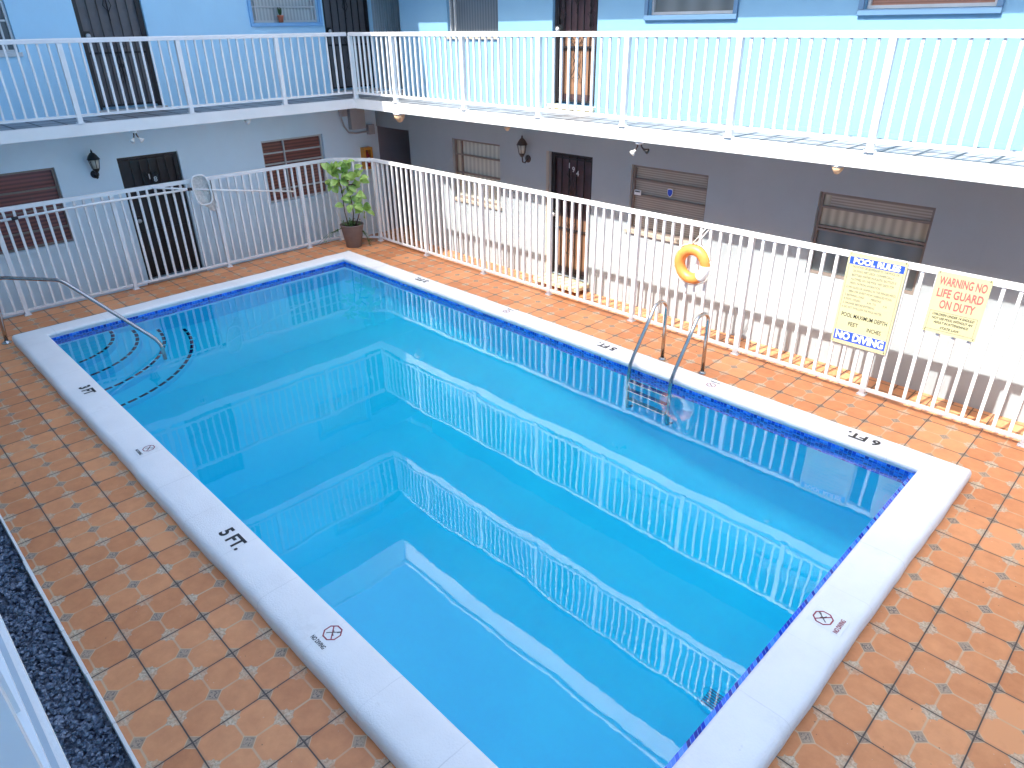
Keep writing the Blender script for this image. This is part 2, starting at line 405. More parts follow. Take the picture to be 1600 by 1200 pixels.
# ------------------------------------------------------------------ ground, decks
b = MB(); b.quad((-40, -40, GZ-.02), (60, -40, GZ-.02), (60, PY0-.05, GZ-.02), (-40, PY0-.05, GZ-.02))
b.quad((-40, PY1+.05, GZ-.02), (60, PY1+.05, GZ-.02), (60, 60, GZ-.02), (-40, 60, GZ-.02))
b.quad((-40, PY0-.05, GZ-.02), (PX0-.05, PY0-.05, GZ-.02), (PX0-.05, PY1+.05, GZ-.02), (-40, PY1+.05, GZ-.02))
b.quad((PX1+.05, PY0-.05, GZ-.02), (60, PY0-.05, GZ-.02), (60, PY1+.05, GZ-.02), (PX1+.05, PY1+.05, GZ-.02))
tag(b.build("ground", M['ground']), kind="structure")
DX0, DY0, DY1 = -1.39, -5.885, 1.305
b = MB()
# deck: four slabs round the pool, with the chamfered corner
def prism(b, poly, z0, z1):
    k = len(poly); v = [(x, y, z0) for x, y in poly] + [(x, y, z1) for x, y in poly]
    f = [tuple(range(k))[::-1], tuple(range(k, 2*k))] + [(i, (i+1) % k, k+(i+1) % k, k+i) for i in range(k)]
    b.add(v, f)
ix0, ix1, iy0, iy1 = PX0-.15, PX1+.15, PY0-.15, PY1+.15
prism(b, [(DX0, DY0), (XE, DY0), (XE, iy0), (DX0, iy0)], GZ-.01, 0)
prism(b, [(DX0, iy1), (ix0, iy1), (XE, iy1), (XE, DY1), (-.72, DY1), (DX0, .80)], GZ-.01, 0)
prism(b, [(DX0, iy0), (ix0, iy0), (ix0, iy1), (DX0, iy1)], GZ-.01, 0)
prism(b, [(ix1, iy0), (XE, iy0), (XE, iy1), (ix1, iy1)], GZ-.01, 0)
tag(b.build("pool_deck", M['deck_tile']), kind="structure")
b = MB(); b.quad((-6, DY1+.002, GZ), (XE, DY1+.002, GZ), (XE, 6, GZ), (-6, 6, GZ)); b.quad((-6, -8, GZ), (DX0-.002, -8, GZ), (DX0-.002, DY1+.002, GZ), (-6, DY1+.002, GZ))
b.add([(DX0-.002, .8, GZ), (-.72, DY1+.002, GZ), (DX0-.002, DY1+.002, GZ)], [(0, 1, 2)])
tag(b.build("walkway", M['walk_tile']), kind="structure")
b = MB()
x = DX0
while x < XE:
    w = .5; j0 = random.uniform(-.004, .004)
    b.box(x, x+w-.004, DY0-.022+j0, DY0-.001, -.12, .012+random.uniform(-.003, .002)); x += w
tag(b.build("deck_kerb", M['deck_edge'], bevel=.004), kind="structure")
# stone bed: one heap of crushed stone
b = MB(); rnd = random.Random(3)
b.quad((DX0, -7.3, -.10), (XE, -7.3, -.10), (XE, DY0-.02, -.10), (DX0, DY0-.02, -.10))
def rock(b, c, r):
    q = Matrix.Rotation(rnd.uniform(0, 6.3), 3, Vector((rnd.random()-.5, rnd.random()-.5, rnd.random()-.5)).normalized())
    vs = []
    for d in ((1,0,0),(-1,0,0),(0,1,0),(0,-1,0),(0,0,1),(0,0,-1),(.6,.6,.5),(-.6,.5,-.6)):
        vs.append(Vector(c) + q @ (Vector(d) * r * rnd.uniform(.65, 1.15)))
    b.add(vs, [(0,2,6),(2,4,6),(4,0,6),(2,1,4),(1,3,4),(3,0,4),(2,0,5),(1,2,7),(2,5,7),(5,1,7),(3,1,5),(0,3,5)])
for i in range(5200):
    rock(b, (rnd.uniform(3.2, 8.2), rnd.uniform(-6.45, DY0-.035), -.085+rnd.uniform(0, .045)), rnd.uniform(.010, .026))
for i in range(2500):
    rock(b, (rnd.uniform(-1.2, 12), rnd.uniform(-7.1, DY0-.05), -.08+rnd.uniform(0, .03)), rnd.uniform(.02, .04))
tag(b.build("crushed_stone_bed", M['stones']), "crushed dark blue-grey stone filling the bed beside the near deck edge", "gravel", kind="stuff")

# ------------------------------------------------------------------ text helper
def text_mesh(txt, size, bold=0.0, align='CENTER', shear=0.0, space=1.0):
    cu_ = bpy.data.curves.new("t", 'FONT'); cu_.body = txt; cu_.size = size; cu_.align_x = align; cu_.align_y = 'CENTER'
    cu_.offset = bold; cu_.shear = shear; cu_.space_character = space; cu_.resolution_u = 3
    o = bpy.data.objects.new("t", cu_); col.objects.link(o)
    dg = bpy.context.evaluated_depsgraph_get(); dg.update()
    me = bpy.data.meshes.new_from_object(o.evaluated_get(dg))
    vs = [v.co.copy() for v in me.vertices]; fs = [tuple(p.vertices) for p in me.polygons]
    bpy.data.objects.remove(o); bpy.data.curves.remove(cu_); bpy.data.meshes.remove(me)
    return vs, fs
def put_text(b, txt, size, org, right, up, bold=0.0, align='CENTER', width=None, off=.002, shear=0.0):
    vs, fs = text_mesh(txt, size, bold, align, shear)
    right = Vector(right).normalized(); up = Vector(up).normalized(); nrm = right.cross(up); org = Vector(org)
    if not vs: return
    xs = [v.x for v in vs]; w = max(xs) - min(xs)
    s = width / w if width else 1.0
    b.add([org + right * v.x * s + up * v.y + nrm * off for v in vs], fs)

# ------------------------------------------------------------------ swimming pool
pool = empty("swimming_pool", (4.6, -2.3, 0), "long rectangular swimming pool with raised white coping and a blue mosaic waterline", "pool")
BX0, BX1, BY0, BY1 = PX0-.03, PX1+.03, PY0-.03, PY1+.03
b = MB()
def fz(x): # floor height along the pool
    pts = [(BX0, -.86), (2.6, -.92), (5.5, -1.45), (7.6, -1.78), (BX1, -1.82)]
    for (a, za), (c_, zc) in zip(pts, pts[1:]):
        if x <= c_: return za + (zc-za)*(x-a)/(c_-a)
    return pts[-1][1]
N = 60; xs = [BX0 + (BX1-BX0)*i/N for i in range(N+1)]
r_ = .18
prof = []
for i, x in enumerate(xs):
    z = fz(x)
    row = [(x, BY0, CT-.09), (x, BY0, z+r_)]
    for k in range(1, 6): a = k*math.pi/10; row.append((x, BY0+r_*(1-math.cos(a)), z+r_*(1-math.sin(a))))
    for k in range(5, -1, -1): a = k*math.pi/10; row.append((x, BY1-r_*(1-math.cos(a)), z+r_*(1-math.sin(a))))
    row.append((x, BY1, CT-.09)); prof.append(row)
K = len(prof[0]); vv = [p for r in prof for p in r]; ff = []
for i in range(N):
    for k in range(K-1): ff.append((i*K+k, (i+1)*K+k, (i+1)*K+k+1, i*K+k+1))
b.add(vv, ff, True)
for x, row in ((BX0, prof[0]), (BX1, prof[-1])):
    b.add(row, [tuple(range(K)) if x == BX0 else tuple(range(K))[::-1]])
b.build("basin", M['pool'], pool)
# coping: one profile swept round the rim, hand-trowelled outer edge
prof_c = [(.03, .050), (.026, .056), (.024, .090), (.004, .094), (.0, .100), (.0, .126), (.010, .136), (.022, CT), (.10, CT+.001), (.20, CT+.001), (.285, CT-.002), (.312, .128), (.330, .108), (.338, .08), (.338, .045), (.333, .0), (.330, -.02)]
corners = [(PX0, PY0), (PX1, PY0), (PX1, PY1), (PX0, PY1)]
rj = random.Random(5); ph = [rj.uniform(0, 6) for _ in range(12)]
# rebuild each side separately so the mitres stay clean
b = MB()
for i in range(4):
    a = Vector(corners[i]); c_ = Vector(corners[(i+1) % 4]); u = (c_-a).normalized(); L_ = (c_-a).length
    o_dir = Vector((u.y, -u.x)); k = int(L_/.06)
    grid = []
    for j in range(k+1):
        tt = j/k; row = []
        for q, (o_, z_) in enumerate(prof_c):
            s = -o_ + (L_+2*o_)*tt
            g_ = s + i*9.7
            edge = min(1, min(tt, 1-tt)*12)
            jit = (.0035*math.sin(g_*2.1+ph[0]) + .0025*math.sin(g_*5.3+ph[1]) + .0022*math.sin(g_*13+ph[2]) + rj.uniform(-.001, .001))*edge
            jz = (.0015*math.sin(g_*3.1+ph[4]) + .001*math.sin(g_*9.3+ph[5]))*edge
            oo = o_ + (jit if q >= 10 else 0); zz = z_ + (jz if 4 < q < 14 else 0)
            P = a + u*s + o_dir*oo
            row.append((P.x, P.y, zz))
        grid.append(row)
    Q = len(prof_c)
    b.add([p for r in grid for p in r], [(j*Q+q, (j+1)*Q+q, (j+1)*Q+q+1, j*Q+q+1) for j in range(k) for q in range(Q-1)], True)
coping = b.build("coping", M['coping'], pool)
# mosaic band
b = MB(); t0, t1, th = -.185, .062, .008
b.box(BX0, BX1, BY1-th, BY1+.01, t0, t1); b.box(BX0, BX1, BY0-.01, BY0+th, t0, t1)
b.box(BX0-.01, BX0+th, BY0+th, BY1-th, t0, t1); b.box(BX1-th, BX1+.01, BY0+th, BY1-th, t0, t1)
b.box(PX1-.047, BX1, BY0+th, BY1-th, .045, .066)
b.build("mosaic_band", M['mosaic'], pool)
# corner steps
rad = [.86, 1.16, 1.50, 1.86]; tops = [-.20, -.40, -.60, -.79]
for i, (ra, tz) in enumerate(zip(rad, tops)):
    rb = ra*.92; n_ = 36; b = MB()
    ring = [(BX0 + ra*math.cos(a)**1.0, BY0 + rb*math.sin(a)) for a in [k*math.pi/2/n_ for k in range(n_+1)]]
    z0 = -1.0 if i == 3 else tops[i+1]-.02
    v = [(x, y, z0) for x, y in ring] + [(x, y, tz-.02) for x, y in ring] + [(BX0+(x-BX0)*(1-.02/ra), BY0+(y-BY0)*(1-.02/rb), tz) for x, y in ring] + [(BX0, BY0, tz)]
    f = []
    for k in range(n_):
        f += [(k, k+1, n_+1+k+1, n_+1+k), (n_+1+k, n_+1+k+1, 2*n_+2+k+1, 2*n_+2+k), (2*n_+2+k, 2*n_+2+k+1, 3*n_+3)]
    b.add(v, f, True)
    st = b.build("step", M['pool'], pool)
    b = MB(); arc = 0; ln = .125 if i else .11; gap = .034
    tot = math.pi/2*(ra+rb)/2*.94; a = .01
    while a < R_(83):
        da = ln/((ra+rb)/2); k = 6
        w = .045
        pts = [(a + da*j/k) for j in range(k+1)]
        v = [(BX0+(ra-.022)*math.cos(t_), BY0+(rb-.022)*math.sin(t_), tz+.004) for t_ in pts] + [(BX0+(ra-.022-w)*math.cos(t_), BY0+(rb-.022-w)*math.sin(t_), tz+.004) for t_ in pts]
        b.add(v, [(j, j+1, k+1+j+1, k+1+j) for j in range(k)]); a += da + gap/((ra+rb)/2)
    b.build("tile_edging", M['mosaic_dark'], st)
# depth and no diving marks on the coping
def depth_mark(txt, x, y, right, up, size=.19, w=None):
    b = MB(); put_text(b, txt, size, (x, y, CT+.004), right, up, bold=.0055, width=w, off=.0)
    b.build("depth_marking", M['ink'], pool)
depth_mark("3 FT", 2.17, -4.70, (1, 0, 0), (0, 1, 0), .15, .24)
depth_mark("5 FT.", 5.70, -4.71, (1, 0, 0), (0, 1, 0), .15, .29)
depth_mark("6 FT.", 8.60, .085, (-1, 0, 0), (0, -1, 0), .14, .30)
depth_mark("5 FT.", 5.57, .085, (-1, 0, 0), (0, -1, 0), .13, .27)
depth_mark("3 FT.", 1.97, .10, (-1, 0, 0), (0, -1, 0), .13, .27)
def no_dive(x, y, right, up, red=True, s=1.0):
    right = Vector(right); up = Vector(up); c_ = Vector((x, y, CT+.0025))
    b = MB(); w, h = .085*s, .11*s
    b.quad(c_-right*w-up*h, c_+right*w-up*h, c_+right*w+up*h, c_-right*w+up*h)
    pl = b.build("no_diving_sticker", M['sign_white'], pool)
    b = MB(); c2 = c_ + up*.032*s + Vector((0, 0, .0015)); r1, r2 = .066*s, .056*s; n_ = 8
    v = []
    for r in (r1, r2):
        for k in range(n_): a = (k+.5)*2*math.pi/n_; v.append(c2 + right*r*math.cos(a) + up*r*math.sin(a))
    b.add(v, [(k, (k+1) % n_, n_+(k+1) % n_, n_+k) for k in range(n_)])
    def stroke(p, q, w_):
        p = Vector(p)*s; q = Vector(q)*s; d = (q-p).normalized(); pr = Vector((-d.y, d.x))*w_*s/2
        pts = [p+pr, p-pr, q-pr, q+pr]
        b.add([c2 + right*a.x + up*a.y + Vector((0, 0, .0005)) for a in pts], [(0, 1, 2, 3)])
    stroke((-.044, .04), (.044, -.04), .008)
    b.build("octagon_symbol", M['ink_maroon'], pl)
    b = MB()
    stroke((-.03, -.028), (.024, .03), .007); stroke((.0, .0), (.026, -.012), .006); stroke((-.012, .016), (.008, .008), .006)
    stroke((.02, .022), (.034, .04), .012)
    b.build("diver_figure", M['ink_fade'], pl)
    b = MB(); put_text(b, "NO DIVING", .042*s, c_ - up*.075*s + Vector((0, 0, .0015)), right, up, bold=.0012, width=.145*s, off=0)
    b.build("lettering", M['ink_maroon'] if red else M['ink'], pl)
no_dive(3.89, -4.70, (1, 0, 0), (0, 1, 0), False, .85)
no_dive(7.06, -4.71, (1, 0, 0), (0, 1, 0), False)
no_dive(9.30, -2.35, (0, 1, 0), (-1, 0, 0), True)
no_dive(7.01, .085, (-1, 0, 0), (0, -1, 0), False, .8)
no_dive(3.86, .09, (-1, 0, 0), (0, -1, 0), False, .8)
for x, z in ((3.6, -.75), (5.45, -.95), (7.6, -1.0)):
    b = MB(); b.lathe((x, BY1-.001, z), [(.05, 0), (.05, .012), (.028, .02), (.026, .012), (.0, .01)], 16, (0, -1, 0)); b.build("return_inlet", M['pool'], pool)
b = MB(); b.lathe((8.67, -2.40, fz(8.67)+.01), [(.13, 0), (.13, .008), (.10, .02), (0, .022)], 24)
dr = b.build("main_drain", M['pool'], pool)
b = MB()
for k in range(-3, 4): b.box(8.67-.075, 8.67+.075, -2.40+k*.024-.005, -2.40+k*.024+.005, fz(8.67)+.041, fz(8.67)+.045)
b.build("grate", paint("grate_blue", (.02, .22, .34), .6, .1, 9), dr)

b = MB(); nx, ny = 2, 2
b.quad((BX0, BY0, WZ), (BX1, BY0, WZ), (BX1, BY1, WZ), (BX0, BY1, WZ))
tag(b.build("water", M['water']), kind="structure")

# ------------------------------------------------------------------ fences and railings
def run_fence(root, P, posts, zt, zb, z_foot, pitch, bw, pw, rail_w, rail_h, ends=True, foot=True, lip=0):
    """P: list of 2-D corners of one run; posts: distances of posts along each segment (list of lists)"""
    proto = None
    for (a, c_), pp in zip(zip(P, P[1:]), posts):
        a = Vector((*a, 0)); c_ = Vector((*c_, 0)); L_ = (c_-a).length; u = (c_-a).normalized()
        b = MB(); b.bar(a+Vector((0, 0, zt-rail_h/2)), c_+Vector((0, 0, zt-rail_h/2)), rail_w, rail_h); b.build("top_rail", M['white_metal'], root, bevel=.004)
        b = MB(); b.bar(a+Vector((0, 0, zb+.015)), c_+Vector((0, 0, zb+.015)), pw*.62, .032); b.build("bottom_rail", M['white_metal'], root)
        if lip:
            b = MB(); b.bar(a+Vector((0, 0, zt+.004)), c_+Vector((0, 0, zt+.004)), rail_w*.5, .012); b.build("rail_cap", M['white_metal'], root)
        for s in pp:
            c0 = a+u*s; b = MB(); b.bar(c0+Vector((0, 0, z_foot)), c0+Vector((0, 0, zt-rail_h)), pw, pw, up=u)
            po = b.build("post", M['white_metal'], root)
            if foot:
                b = MB(); b.box(c0.x-pw*.8, c0.x+pw*.8, c0.y-pw*.8, c0.y+pw*.8, z_foot, z_foot+.01)
                b.lathe(c0+Vector((pw*.65, -pw*.65, z_foot+.01)), [(.008, 0), (.008, .01)], 6); b.lathe(c0+Vector((-pw*.65, -pw*.65, z_foot+.01)), [(.008, 0), (.008, .01)], 6)
                b.build("foot_plate", M['white_metal'], po)
        stops = sorted(set([0.0] + list(pp) + [L_]))
        for s0, s1 in zip(stops, stops[1:]):
            if s1-s0 < .05: continue
            k = max(1, round((s1-s0)/pitch))
            for j in range(1, k):
                c0 = a + u*(s0+(s1-s0)*j/k)
                if proto is None:
                    b = MB(); b.bar(c0+Vector((0, 0, zb+.03)), c0+Vector((0, 0, zt-rail_h+.004)), bw, bw, up=u)
                    proto = b.build("baluster", M['white_metal'], root, origin=Vector((c0.x, c0.y, 0))-root.location)
                    pu = u
                else:
                    o = proto.copy(); col.objects.link(o); o.parent = root
                    o.location = Vector((c0.x, c0.y, 0)) - root.location
                    o.rotation_euler = (0, 0, math.atan2(u.y, u.x)-math.atan2(pu.y, pu.x) + random.uniform(-.03, .03))
    return root
# pool fence, far side with the chamfered corner
fr_ = empty("pool_fence", (4.5, 1.245, 0), "white metal picket fence with the two yellow signs, between the pool and the sunlit walkway", "fence")
run_fence(fr_, [(-1.33, .795), (-.72, 1.245), (11.8, 1.245)], [[], [.0, 1.39, 2.86, 4.30, 5.82, 7.38, 8.89, 10.39, 11.9]], 1.51, .055, .0, .133, .03, .056, .055, .055)
fl_ = empty("pool_fence", (-1.33, -2, 0), "white metal picket fence behind the shallow end, with the leaf net resting on it", "fence")
run_fence(fl_, [(-1.33, -5.95), (-1.33, .795)], [[0.03, 1.468, 2.96, 4.489, 6.03, 6.72]], 1.51, .055, .0, .127, .03, .056, .055, .055)
def rail_set(x_end, dz, labs):
    r = empty("balcony_railing", (4.5, SR+.03, Z2+dz), labs[0], "railing")
    run_fence(r, [(SL, SR+.03), (x_end, SR+.03)], [[.02, 1.2, 2.92, 4.45, 5.886, 7.338, 8.858, 10.36, 11.9]], 3.522+dz, Z2+.085+dz, Z2+dz, .127, .026, .062, .06, .05, lip=1)
    r = empty("balcony_railing", (SL-.03, -2, Z2+dz), labs[1], "railing")
    run_fence(r, [(SL-.03, -6.4), (SL-.03, SR-.02)], [[.1, 1.75, 3.254, 4.797, 6.357]], 3.522+dz, Z2+.085+dz, Z2+dz, .127, .026, .062, .06, .05, lip=1)
rail_set(11.6, 0, ("long white balcony railing in front of the light blue upper wall, in full sun", "white balcony railing along the shaded upper walkway with the dark grey door"))
rail_set(11.6, DH, ("white third-floor railing of the right wing, mirrored in the water as its nearest bars", "white third-floor railing of the left wing, faintly mirrored in the water near the shallow end"))

# ------------------------------------------------------------------ buildings
def P3(side, u, z, d=0):   # point on a facade: u along the wall, d = depth into the wall
    return (u, WR + d, z) if side == 'R' else (WL_ - d, u, z)
def pbox(b, side, u0, u1, z0, z1, d0, d1):
    p, q = P3(side, u0, z0, d0), P3(side, u1, z1, d1); b.box(p[0], q[0], p[1], q[1], p[2], q[2])
def facade(name, side, u0, u1, z0, z1, holes, mat, parent, depth=.14):
    us = sorted(set([u0, u1] + [h[0] for h in holes] + [h[1] for h in holes])); zs = sorted(set([z0, z1] + [h[2] for h in holes] + [h[3] for h in holes]))
    b = MB(); flip = side == 'L'
    def q(a, c_, d, e): b.quad(*( (a, c_, d, e) if side == 'R' else (a, c_, d, e)))
    for ua, ub in zip(us, us[1:]):
        for za, zb_ in zip(zs, zs[1:]):
            cu_, cz = (ua+ub)/2, (za+zb_)/2
            if any(h[0] < cu_ < h[1] and h[2] < cz < h[3] for h in holes): continue
            q(P3(side, ua, za), P3(side, ub, za), P3(side, ub, zb_), P3(side, ua, zb_))
    for h in holes:
        a, c_, za, zb_ = h[:4]
        q(P3(side, a, za), P3(side, a, zb_), P3(side, a, zb_, depth), P3(side, a, za, depth))
        q(P3(side, c_, za), P3(side, c_, zb_), P3(side, c_, zb_, depth), P3(side, c_, za, depth))
        q(P3(side, a, zb_), P3(side, c_, zb_), P3(side, c_, zb_, depth), P3(side, a, zb_, depth))
        q(P3(side, a, za), P3(side, c_, za), P3(side, c_, za, depth), P3(side, a, za, depth))
    pbox(b, side, u0, u1, z0, z1, depth+.003, depth+.1)
    return b.build(name, mat, parent)
def window(side, u0, u1, z0, z1, parent, pane, frame, bars=(), vbars=(), sill=None, trim=None, blk=None, depth=.07, fw=.035):
    b = MB(); d0, d1 = depth-.02, depth+.03
    pbox(b, side, u0+.004, u1-.004, z1-fw, z1-.004, d0, d1); pbox(b, side, u0+.004, u1-.004, z0+.004, z0+fw, d0, d1)
    pbox(b, side, u0+.004, u0+fw, z0+fw, z1-fw, d0, d1); pbox(b, side, u1-fw, u1-.004, z0+fw, z1-fw, d0, d1)
    for z in bars: pbox(b, side, u0+fw, u1-fw, z-.012, z+.012, d0+.004, d1)
    for u in vbars: pbox(b, side, u-.012, u+.012, z0+fw, z1-fw, d0+.002, d1)
    w = b.build("window", frame, parent)
    b = MB(); pbox(b, side, u0+fw, u1-fw, z0+fw, z1-fw, depth+.018, depth+.022); b.build("pane", pane, w)
    if blk:
        for (a, c_, za, zb_, mt) in blk:
            b = MB(); pbox(b, side, a, c_, za, zb_, depth+.006, depth+.016); b.build("pane", mt, w)
    if sill:
        b = MB(); pbox(b, side, u0-.03, u1+.03, z0-.05, z0+.004, -.03, depth-.025); b.build("sill", sill, w, bevel=.004)
    if trim:
        b = MB(); tw = .058
        pbox(b, side, u0-tw, u1+tw, z0-tw, z0-.003, -.035, -.002); pbox(b, side, u0-tw, u0-.003, z0, z1+tw, -.035, -.002); pbox(b, side, u1+.003, u1+tw, z0, z1+tw, -.035, -.002); pbox(b, side, u0, u1, z1+.003, z1+tw, -.035, -.002)
        b.build("casing", trim, w, bevel=.004)
    return w
def scroll(b, side, u, z, d, s, up=1):
    def arc(c0, c1, r, a0, a1):
        return [P3(side, c0 + r*math.cos(a0+(a1-a0)*k/10)*(1-k*.05), c1 + up*r*math.sin(a0+(a1-a0)*k/10)*(1-k*.05), d) for k in range(11)]
    for sg in (-1, 1):
        b.tube([P3(side, u + sg*(p), z + up*q, d) for p, q in ((0, -.16*s), (.045*s, -.09*s), (.02*s, -.02*s), (.05*s, .05*s), (.085*s, .085*s), (.06*s, .12*s), (.03*s, .09*s))], .006*s**.5, 5)
    b.tube([P3(side, u, z-up*.22*s, d), P3(side, u, z+up*.12*s, d)], .006, 5)
    b.lathe(P3(side, u, z-up*.24*s, d), [(.0, -.015), (.014, 0), (0, .015)], 8)
def door(side, u0, u1, z0, z1, parent, panel, gate, grooves=5, apron=.07, handle='low_u', numbers=None, step=None, orn=True, trim=None, depth=.10, lower=None):
    b = MB(); pbox(b, side, u0+.05, u1-.05, z0+.03, z1-.04, depth, depth+.035)
    dr_ = b.build("door", panel, parent)
    if lower:
        b = MB(); pbox(b, side, u0+.14, u1-.13, z0+.14, z0+.49*(z1-z0), depth-.006, depth-.001); b.build("sunlit_panel", lower, dr_)  # lighter sheet over the lower half: sunlight painted onto the same door panel
    b = MB(); d0, d1 = depth-.05, depth-.02
    pbox(b, side, u0+.003, u0+.05, z0+.003, z1-.003, d0, depth+.05); pbox(b, side, u1-.05, u1-.003, z0+.003, z1-.003, d0, depth+.05); pbox(b, side, u0+.05, u1-.05, z1-.045, z1-.003, d0, depth+.05)
    b.build("door_frame", gate, dr_)
    b = MB(); w = u1-u0-.12
    for k in range(grooves+1):
        u = u0+.06+w*k/grooves; ww = .022 if k in (0, grooves) else .009
        pbox(b, side, u-ww/2, u+ww/2, z0+.04, z1-.05, d0+.008, d1)
    zm = z0+.40*(z1-z0)
    for z in (z0+.05, zm, z1-.08): pbox(b, side, u0+.06, u1-.06, z-.014, z+.014, d0+.012, d1)
    if orn:
        scroll(b, side, (u0+u1)/2, z1-.42, d0, 1.25, -1 if False else 1); scroll(b, side, (u0+u1)/2, zm-.02, d0, 1.2, 1); scroll(b, side, (u0+u1)/2, zm-.3, d0, 1.0, -1)
    if orn == 2:
        for u in (u0+.15, u1-.15):
            for zz in (zm+.35, zm+.6, z1-.35): scroll(b, side, u, zz, d0, .8, 1)
    b.build("security_gate", gate, dr_)
    hu = u0+.10 if handle == 'low_u' else u1-.10
    b = MB(); pbox(b, side, hu-.045, hu+.045, z0+.93, z0+1.06, d0-.002, d0+.01); b.build("lock_plate", M['black'], dr_)
    ax = (0, -1, 0) if side == 'R' else (1, 0, 0)
    b = MB(); b.lathe(P3(side, hu, z0+1.0, d0-.003), [(.012, 0), (.012, .03), (.032, .04), (.034, .055), (.02, .07)], 16, ax); b.build("handle", M['alu'], dr_)
    if numbers:
        txt, nu, nz = numbers; b = MB()
        for i, ch in enumerate(txt):
            put_text(b, ch, .11, P3(side, nu+i*.085*(1 if side == 'R' else 1), nz-i*.05, d0-.004), (1, 0, 0) if side == 'R' else (0, 1, 0), (0, 0, 1), bold=.003)
        b.build("door_number", M['alu'], dr_)
    if step:
        b = MB(); pbox(b, side, u0-.03, u1+.03, z0-.06, z0+.0, -apron, depth-.055); b.build("threshold", step, dr_, bevel=.006)
    if trim:
        b = MB(); pbox(b, side, u0-.055, u0-.003, z0, z1, -.012, -.002); b.build("door_casing", trim, dr_)
    return dr_

br = empty("apartment_building", (5, WR, GZ), "right wing of the light blue apartment block, walls half in sun behind the yellow signs", "building")
bl = empty("apartment_building", (WL_, -2, GZ), "left wing of the light blue apartment block, wholly in shade behind the leaf net", "building")
bn = empty("apartment_building", (5, -7.2, GZ), "near wing of the block whose grey balcony edge crosses the lower left corner", "building")
ZC1 = Z2B   # ceiling of ground floor
# --- right wing
XW0 = -1.0
gf = [(2.60, 3.47, -.13, 1.845), (.26, 1.48, .79, 1.83), (4.18, 5.42, .90, 1.825), (6.90, 8.15, .83, 1.83), (11.2, 12.1, -.13, 1.84)]
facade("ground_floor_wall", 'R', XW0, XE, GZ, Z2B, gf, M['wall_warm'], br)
for fl in (0, 1):
    dz = fl*DH
    uf = [(2.63, 3.46, 2.545+dz, 4.47+dz), (.29, 1.50, 3.46+dz, 4.52+dz), (4.30, 5.50, 3.70+dz, 4.52+dz), (7.0, 8.2, 3.715+dz, 4.52+dz), (10.6, 11.5, 2.545+dz, 4.47+dz)]
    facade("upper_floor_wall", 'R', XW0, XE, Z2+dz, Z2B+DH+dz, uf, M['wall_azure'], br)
    window('R', *uf[1], br, M['cur_dark'], M['alu'], vbars=(.42,), sill=M['beige_trim'])
    window('R', *uf[2], br, M['glass_dark'], M['alu'], trim=M['trim_dark'])
    window('R', *uf[3], br, M['blind_orange'], M['alu'], trim=M['trim_dark'])
    door('R', *uf[0], br, M['brown_door'], M['dark_gate'], 6, step=M['yellow_step'], orn=2, lower=M['tan_door_sunlit'])
    door('R', *uf[4], br, M['brown_door'], M['dark_gate'], 6, step=M['yellow_step'])
door('R', *gf[0], br, M['brown_door'], M['dark_gate'], 5, numbers=("194", 2.98, 1.66), step=M['yellow_step'], trim=M['beige_trim'], handle='low_u', lower=M['tan_door_sunlit'], apron=.34)
door('R', *gf[4], br, M['brown_door'], M['dark_gate'], 5)
window('R', *gf[1], br, M['cur_grey'], M['bronze_frame'], bars=(1.56, 1.25), vbars=(.44,), sill=M['beige_trim'], blk=[(.30, .43, 1.0, 1.79, M['cur_beige'])])
w2 = window('R', *gf[2], br, M['blind_brown'], M['bronze_frame'], bars=(1.62, 1.40, 1.16), sill=M['beige_trim'])
window('R', *gf[3], br, M['cur_beige'], M['bronze_frame'], bars=(1.65, 1.42, 1.38), sill=None, blk=[(6.94, 8.11, .87, 1.37, M['glass_dark']), (7.02, 8.11, 1.66, 1.79, M['blind_brown'])])
b = MB(); pbox(b, 'R', 4.235, 4.345, 1.405, 1.475, .035, .048); lab = b.build("label_plate", M['sign_white'], w2)
b = MB(); pbox(b, 'R', 4.25, 4.33, 1.447, 1.463, .031, .0345); b.build("lettering", M['ink'], lab)
b = MB(); sh = [(-.042, .05), (0, .058), (.042, .05), (.045, -.005), (.028, -.04), (0, -.062), (-.028, -.04), (-.045, -.005)]
for sc, dd, mt, nm in ((1.0, .040, 'sign_white', "shield_sticker"), (.82, .036, 'sign_blue', "shield_face")):
    b = MB(); v = [P3('R', 4.83+x*sc, 1.51+z*sc, dd) for x, z in sh] + [P3('R', 4.83+x*sc, 1.51+z*sc, dd+.003) for x, z in sh]
    b.add(v, [tuple(range(8))] + [tuple(range(8, 16))[::-1]] + [(i, i+8, (i+1) % 8+8, (i+1) % 8) for i in range(8)]); b.build(nm, M[mt], w2)
# slabs
def slab(zb_, zt_, nm="balcony_slab"):
    b = MB(); b.box(SL, XE, SR, WR, zb_, zt_-.004); b.build(nm, M['slab_white'], br)
    b = MB(); b.box(WL_, SL-.001, -7.5, WR, zb_, zt_-.004); b.build(nm, M['slab_white'], bl)
    b = MB(); b.box(SL+.02, XE, SR+.012, WR-.003, zb_-.006, zb_-.001); b.build("soffit", M['soffit'], br)
    b = MB(); b.box(WL_+.003, SL-.015, -7.5, WR, zb_-.006, zb_-.001); b.build("soffit", M['soffit'], bl)
    b = MB(); b.box(SL+.0, XE, SR+.07, WR-.003, zt_-.003, zt_); b.build("balcony_floor", M['grey_tile'], br)
    b = MB(); b.box(WL_+.003, SL-.07, -7.5, WR, zt_-.003, zt_+.0005); b.build("balcony_floor", M['grey_tile'], bl)
    b = MB(); b.box(XW0+.003, XE, WR-.03, WR-.003, zt_+.001, zt_+.055); b.build("skirting", M['wall_azure'], br)
slab(Z2B, Z2); slab(Z2B+DH, Z2+DH)
